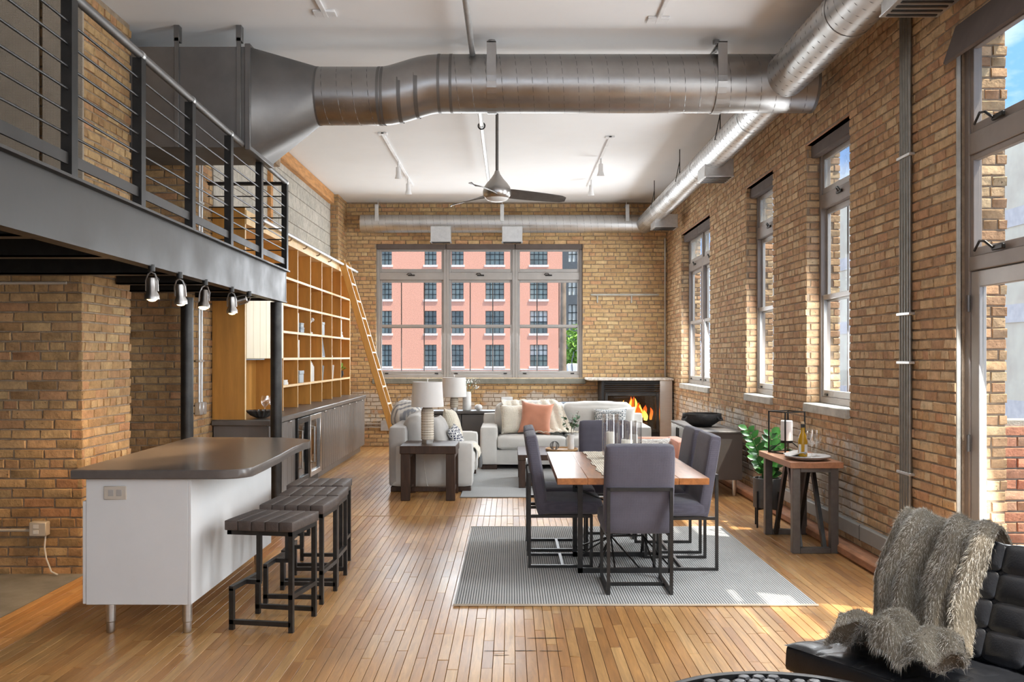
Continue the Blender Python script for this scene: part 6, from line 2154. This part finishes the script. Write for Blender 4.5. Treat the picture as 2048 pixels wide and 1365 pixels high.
bk_.build('back_cushion', 'black_leather', lg, angle=60)
for i in range(5):
    for j in range(4):
        w, h = W / 5, 0.455 / 4
        p = MB().rbox(i * w + 0.002, (i + 1) * w - 0.002, -0.066, -0.04, 0.004 + j * h + 0.002, 0.004 + (j + 1) * h - 0.002, 0.013, 0.010, 6, Mb)
        p.build('tufted_pad', 'black_leather', lg)
for x in (0.06, W - 0.06):
    f = MB()
    f.tube([(x, 0.02, 0.012), (x, 0.30, 0.16), (x, 0.55, 0.28), (x, 0.79, 0.78)], 0.014, 8)
    f.tube([(x, 0.78, 0.012), (x, 0.50, 0.16), (x, 0.25, 0.27), (x, 0.02, 0.315)], 0.014, 8)
    f.build('frame', 'chrome', lg)
# fur throw: heavy folds over the back and heaped on the seat
fm, bfu, outf = base_mat('fur')
geo = nd(fm, 'ShaderNodeNewGeometry')
rp = nd(fm, 'ShaderNodeValToRGB', {'Fac': geo.outputs['Random Per Island']})
for i, c in enumerate(((0.28, 0.23, 0.16), (0.90, 0.87, 0.80))):
    rp.color_ramp.elements[i].color = c4(c)
e = rp.color_ramp.elements.new(0.5)
e.color = c4((0.60, 0.55, 0.45))
tcc = nd(fm, 'ShaderNodeTexCoord')
nzz = nd(fm, 'ShaderNodeTexNoise', {'Vector': tcc.outputs['Object'], 'Scale': 6.0, 'Detail': 4.0})
mrr = nd(fm, 'ShaderNodeMapRange', {'Value': nzz.outputs['Fac'], 1: 0.35, 2: 0.65, 3: 0.5, 4: 1.12})
ml = nd(fm, 'ShaderNodeVectorMath', {0: rp.outputs[0], 1: mrr.outputs[0]}, operation='MULTIPLY')
fm.links.new(ml.outputs[0], bfu.inputs['Base Color'])
bfu.inputs['Roughness'].default_value = 0.55
bfu.inputs['Sheen Weight'].default_value = 0.3
mat('fur_skin', (0.14, 0.115, 0.08), 0.9, var=0.2)
TH = thing('fur_throw', 'grey-brown faux fur throw over the black lounge chair', 'blanket', LC, math.radians(LR))
PATH = [(0.90, 0.46), (0.90, 0.60), (0.885, 0.74), (0.845, 0.82), (0.785, 0.835), (0.725, 0.80), (0.685, 0.71), (0.645, 0.61), (0.60, 0.50), (0.53, 0.425), (0.42, 0.412), (0.31, 0.422), (0.19, 0.436), (0.09, 0.445), (0.03, 0.43)]
def pt_on(t):
    t = max(0.0, min(0.9999, t)) * (len(PATH) - 1)
    i = int(t)
    f = t - i
    p0, p1, p2, p3 = [PATH[max(0, min(len(PATH) - 1, i + k))] for k in (-1, 0, 1, 2)]
    out = []
    for a in range(2):
        out.append(0.5 * (2 * p1[a] + (p2[a] - p0[a]) * f + (2 * p0[a] - 5 * p1[a] + 4 * p2[a] - p3[a]) * f * f + (3 * p1[a] - p0[a] - 3 * p2[a] + p3[a]) * f ** 3))
    return out
def fur_surf(u, v):
    y, z = pt_on(v)
    hang = min(1, max(0, (v - 0.25) / 0.2)) * min(1, max(0, (0.72 - v) / 0.1))
    heap = min(1, max(0, (v - 0.64) / 0.1))
    sh = max(0, (v - 0.62) / 0.38)
    x0, x1 = 0.02 + 0.15 * sh, 0.43 + 0.30 * sh
    x = x0 + (x1 - x0) * u
    fold = 0.034 * math.sin(u * u * 17 + 1.4 * math.sin(v * 6)) + 0.016 * math.sin(u * 33 + v * 5) + 0.03 * noise.noise(Vector((u * 5, v * 4, 1.3)))
    hp = noise.noise(Vector((u * 3.2, v * 9.0, 3.7)))
    bump = abs(hp) * 0.09 * heap + (0.035 * math.sin(u * 9 + v * 31) + 0.03) * heap
    return Vector((x + 0.015 * math.sin(v * 22), y - (fold + 0.035) * (0.4 + 0.6 * hang) * (1 - heap) - 0.03 * hang, z + (fold * 0.5 + 0.025) * (1 - hang) + bump))
MB().grid(fur_surf, 40, 64, 0.012).build('cloth', 'fur_skin', TH, angle=80)
rr = random.Random(77)
fv, ff = [], []
EPS = 0.004
for k in range(95000):
    u, v = rr.random(), 0.14 + 0.86 * rr.random()
    p = fur_surf(u, v)
    du = fur_surf(min(1, u + EPS), v) - p if u < 0.99 else p - fur_surf(u - EPS, v)
    dv = fur_surf(u, min(0.9999, v + EPS)) - p if v < 0.99 else p - fur_surf(u, v - EPS)
    n = du.cross(dv)
    if n.length < 1e-9:
        continue
    n.normalize()
    dvn = dv.normalized()
    q0, q1 = pt_on(v - 0.01), pt_on(v + 0.01)
    if n.y * (q1[1] - q0[1]) - n.z * (q1[0] - q0[0]) < 0:
        n = -n
    d = (n * 0.75 + dvn * 0.75 + Vector((rr.gauss(0, 0.45), rr.gauss(0, 0.45), rr.gauss(0, 0.45)))).normalized()
    L = rr.uniform(0.012, 0.034)
    s = d.cross(Vector((rr.gauss(0, 1), rr.gauss(0, 1), rr.gauss(0, 1)))).normalized() * 0.0008
    b = len(fv)
    m = p + d * (L * 0.55)
    tip = p + d * L + dvn * (L * 0.35) - Vector((0, 0, L * 0.15))
    fv += [p - s, p + s, m + s * 0.8, m - s * 0.8, tip]
    ff += [(b, b + 1, b + 2, b + 3), (b + 3, b + 2, b + 4)]
fb = MB()
fb.v, fb.f = fv, ff
fb.build('fur_pile', 'fur', TH, kind='stuff', recalc=False, angle=180)

# round black table, hexagon lattice top
RT = (0.87, 2.80, 0)
rt = thing('round_table', 'low round black table with a hexagon cell top in front of the lounge chair', 'table', RT)
zt = 0.43
MB().lathe([(0.485, zt - 0.045), (0.50, zt - 0.035), (0.50, zt - 0.003), (0.492, zt + 0.001), (0.470, zt - 0.001), (0.468, zt - 0.045)], n=72).build('rim', 'dark_steel', rt)
MB().lathe([(0, zt - 0.03), (0.47, zt - 0.029), (0.47, zt - 0.022), (0, zt - 0.021)], n=64).build('tray_plate', 'espresso', rt)
hx = MB()
r = 0.030
for i in range(-12, 13):
    for j in range(-12, 13):
        x = i * r * math.sqrt(3) + (j % 2) * r * math.sqrt(3) / 2
        y = j * r * 1.5
        if math.hypot(x, y) < 0.458:
            hx.lathe([(r * 0.90, zt - 0.021), (r * 0.90, zt - 0.008), (r * 0.62, zt - 0.002), (0, zt - 0.0015)], (0, 0, 0), 6, Matrix.Translation(Vector((x, y, 0))) @ Matrix.Rotation(math.pi / 6, 4, 'Z'))
hx.build('hexagon_cells', 'black_leather', rt, kind='stuff', angle=20)
for a in range(3):
    c, s = math.cos(a * 2.094 + 0.5), math.sin(a * 2.094 + 0.5)
    MB().bar((c * 0.42, s * 0.42, 0.001), (c * 0.42, s * 0.42, zt - 0.04), 0.035, 0.035, up=(0, 1, 0)).build('leg', 'dark_steel', rt)

# ================================================================ SHELF OBJECTS
def on_shelf(name, label, cat, mb, matn, y, z, x=-2.74, grp='things on the shelves'):
    o = mb.build(name, matn)
    fx = max(v.co.x for v in o.data.vertices)
    o.location = (-2.648 - fx, y, z + 0.0145)
    return tag(o, label, cat, grp)
ZA, ZBs, ZCs = 1.84, 1.525, 1.205
def book(w, h, d=0.17):
    m = MB()
    m.bev(-d / 2, d / 2, 0, w, 0, 0.004, 0.001)
    m.bev(-d / 2, d / 2, 0, 0.004, 0, h, 0.001)
    m.bev(-d / 2, d / 2, w - 0.004, w, 0, h, 0.001)
    m.bev(-d / 2 + 0.006, d / 2 - 0.002, 0.004, w - 0.004, 0.004, h - 0.005, 0.001)
    return m
on_shelf('book', 'tall white book in the cubby with two grey boxes', 'book', book(0.035, 0.24), 'paper', 11.52, ZA)
on_shelf('stacked_box', 'lower grey keepsake box in the upper cubby', 'box', MB().bev(-0.07, 0.07, 0, 0.2, 0, 0.05, 0.004).bev(-0.073, 0.073, -0.003, 0.203, 0.05, 0.07, 0.003), 'slate_blue', 11.66, ZA)
on_shelf('stacked_box', 'upper small blue-grey keepsake box on the lower one', 'box', MB().bev(-0.06, 0.06, 0, 0.16, 0, 0.04, 0.004).bev(-0.063, 0.063, -0.003, 0.163, 0.04, 0.055, 0.003), 'grey_box', 11.68, ZA + 0.0705)
lm = thing('shelf_ornament', 'white bird-like ornament on a bent stem in the upper cubby', 'ornament', (-2.69, 12.36, ZA + 0.0145))
MB().lathe([(0, 0), (0.035, 0.001), (0.04, 0.02), (0.02, 0.03), (0, 0.031)], n=16).build('base', 'white_ceramic', lm)
MB().tube([(0, 0, 0.025), (0.0, -0.04, 0.09), (0.0, 0.06, 0.15), (0, 0.13, 0.185)], 0.006, 8).build('stem', 'white_ceramic', lm)
MB().lathe([(0, -0.03), (0.02, -0.02), (0.03, 0.0), (0.02, 0.02), (0, 0.03)], (0, 0.155, 0.195), 14).build('head', 'white_ceramic', lm)
on_shelf('storage_box', 'upright blue-grey box with a dark side in the upper cubby', 'box', MB().bev(-0.07, 0.07, 0, 0.16, 0, 0.15, 0.004).bev(-0.074, 0.074, -0.004, 0.164, 0.15, 0.185, 0.004), 'grey_box', 13.0, ZA)
on_shelf('book', 'tall white book in the topmost filled cubby by the ladder', 'book', book(0.06, 0.27), 'paper', 14.42, ZA)
on_shelf('figurine', 'small white figurine beside the tall book by the ladder', 'ornament', MB().lathe([(0, 0), (0.035, 0.001), (0.03, 0.03), (0.018, 0.05), (0.026, 0.075), (0.012, 0.095), (0, 0.1)], n=16), 'white_ceramic', 14.60, ZA)
fr = thing('photo_block', 'white photo block with a dark oval in the middle cubby row', 'frame', (-2.71, 11.54, ZBs + 0.0145), group='things on the shelves')
MB().bev(-0.06, 0.06, 0, 0.05, 0, 0.22, 0.003).bev(-0.045, 0.02, 0.055, 0.10, 0, 0.215, 0.003).build('block', 'paper', fr)
MB().box(-0.03, 0.03, -0.002, 0.0, 0.05, 0.15).build('print', 'navy', fr)
pf = thing('framed_print', 'dark navy framed print leaning in the middle cubby row', 'frame', (-2.715, 13.27, ZBs + 0.0145), group='things on the shelves')
MB().bev(0, 0.02, -0.13, 0.15, 0, 0.285, 0.003, RY(-8)).build('frame', 'grey_box', pf)
MB().box(0.02, 0.022, -0.11, 0.125, 0.02, 0.265, RY(-8)).build('print', 'navy', pf)
on_shelf('candle_jar', 'pale blue jar in front of the navy print', 'jar', MB().lathe([(0, 0), (0.035, 0.001), (0.038, 0.01), (0.038, 0.06), (0.03, 0.065), (0.03, 0.078), (0, 0.08)], n=18), 'grey_box', 13.02, ZBs, -2.70)
on_shelf('figurine', 'tiny white figurine alone in the middle cubby row', 'ornament', MB().lathe([(0, 0), (0.03, 0.001), (0.035, 0.02), (0.02, 0.04), (0.012, 0.06), (0, 0.065)], n=16), 'white_ceramic', 13.75, ZBs)
for i in range(2):
    on_shelf('book', ('lower', 'upper')[i] + ' flat white book beside the corner column', 'book', MB().bev(-0.08, 0.08, 0, 0.2 - 0.03 * i, 0, 0.028, 0.002), 'paper', 10.80, ZCs + 0.0285 * i)
on_shelf('storage_box', 'grey lidded box with a dark side in the lowest cubby row', 'box', MB().bev(-0.08, 0.08, 0, 0.24, 0, 0.11, 0.004).bev(-0.085, 0.085, -0.005, 0.245, 0.11, 0.155, 0.004), 'grey_box', 11.60, ZCs)
for i, (h, w) in enumerate(((0.27, 0.05), (0.25, 0.05), (0.225, 0.045), (0.205, 0.045))):
    on_shelf('book', ('tallest', 'second tallest', 'third tallest', 'shortest')[i] + ' of four white books stepping down in the lowest cubby row', 'book', book(w, h), 'paper', 12.24 + 0.053 * i, ZCs)
for i in range(2):
    o = on_shelf('book', ('nearer', 'farther')[i] + ' leaning white book beside the grey slate one', 'book', book(0.022, 0.22, 0.15), 'paper', 13.80 + 0.04 * i, ZCs + 0.002)
    o.rotation_euler = (math.radians(-20), 0, 0)
    o.location.y = 13.72 + 0.03 * i
o = on_shelf('book', 'leaning white book against the cubby upright, grey cover', 'book', book(0.03, 0.22, 0.15), 'grey_box', 13.0, ZCs + 0.002)
o.rotation_euler = (math.radians(-20), 0, 0)
pp = thing('shelf_plant', 'small leafy plant in a black pot on the shelf by the ladder', 'plant', (-2.705, 14.66, ZCs + 0.0145))
MB().lathe([(0, 0), (0.03, 0.001), (0.052, 0.05), (0.045, 0.11), (0.038, 0.11), (0.04, 0.09), (0, 0.09)], n=20).build('pot', 'black_clay', pp)
lf = MB()
rr = random.Random(31)
for i in range(90):
    a, e = rr.uniform(0, 6.28), rr.uniform(0.1, 1.4)
    d = Vector((math.cos(a) * math.cos(e), math.sin(a) * math.cos(e), math.sin(e)))
    lf.leaf(Vector((0, 0, 0.12)) + d * rr.uniform(0.02, 0.08), d + Vector((rr.gauss(0, 0.4), rr.gauss(0, 0.4), 0)), (0, 0, 1), 0.05, 0.03)
lf.build('leaves', 'fresh_leaf', pp, recalc=False)
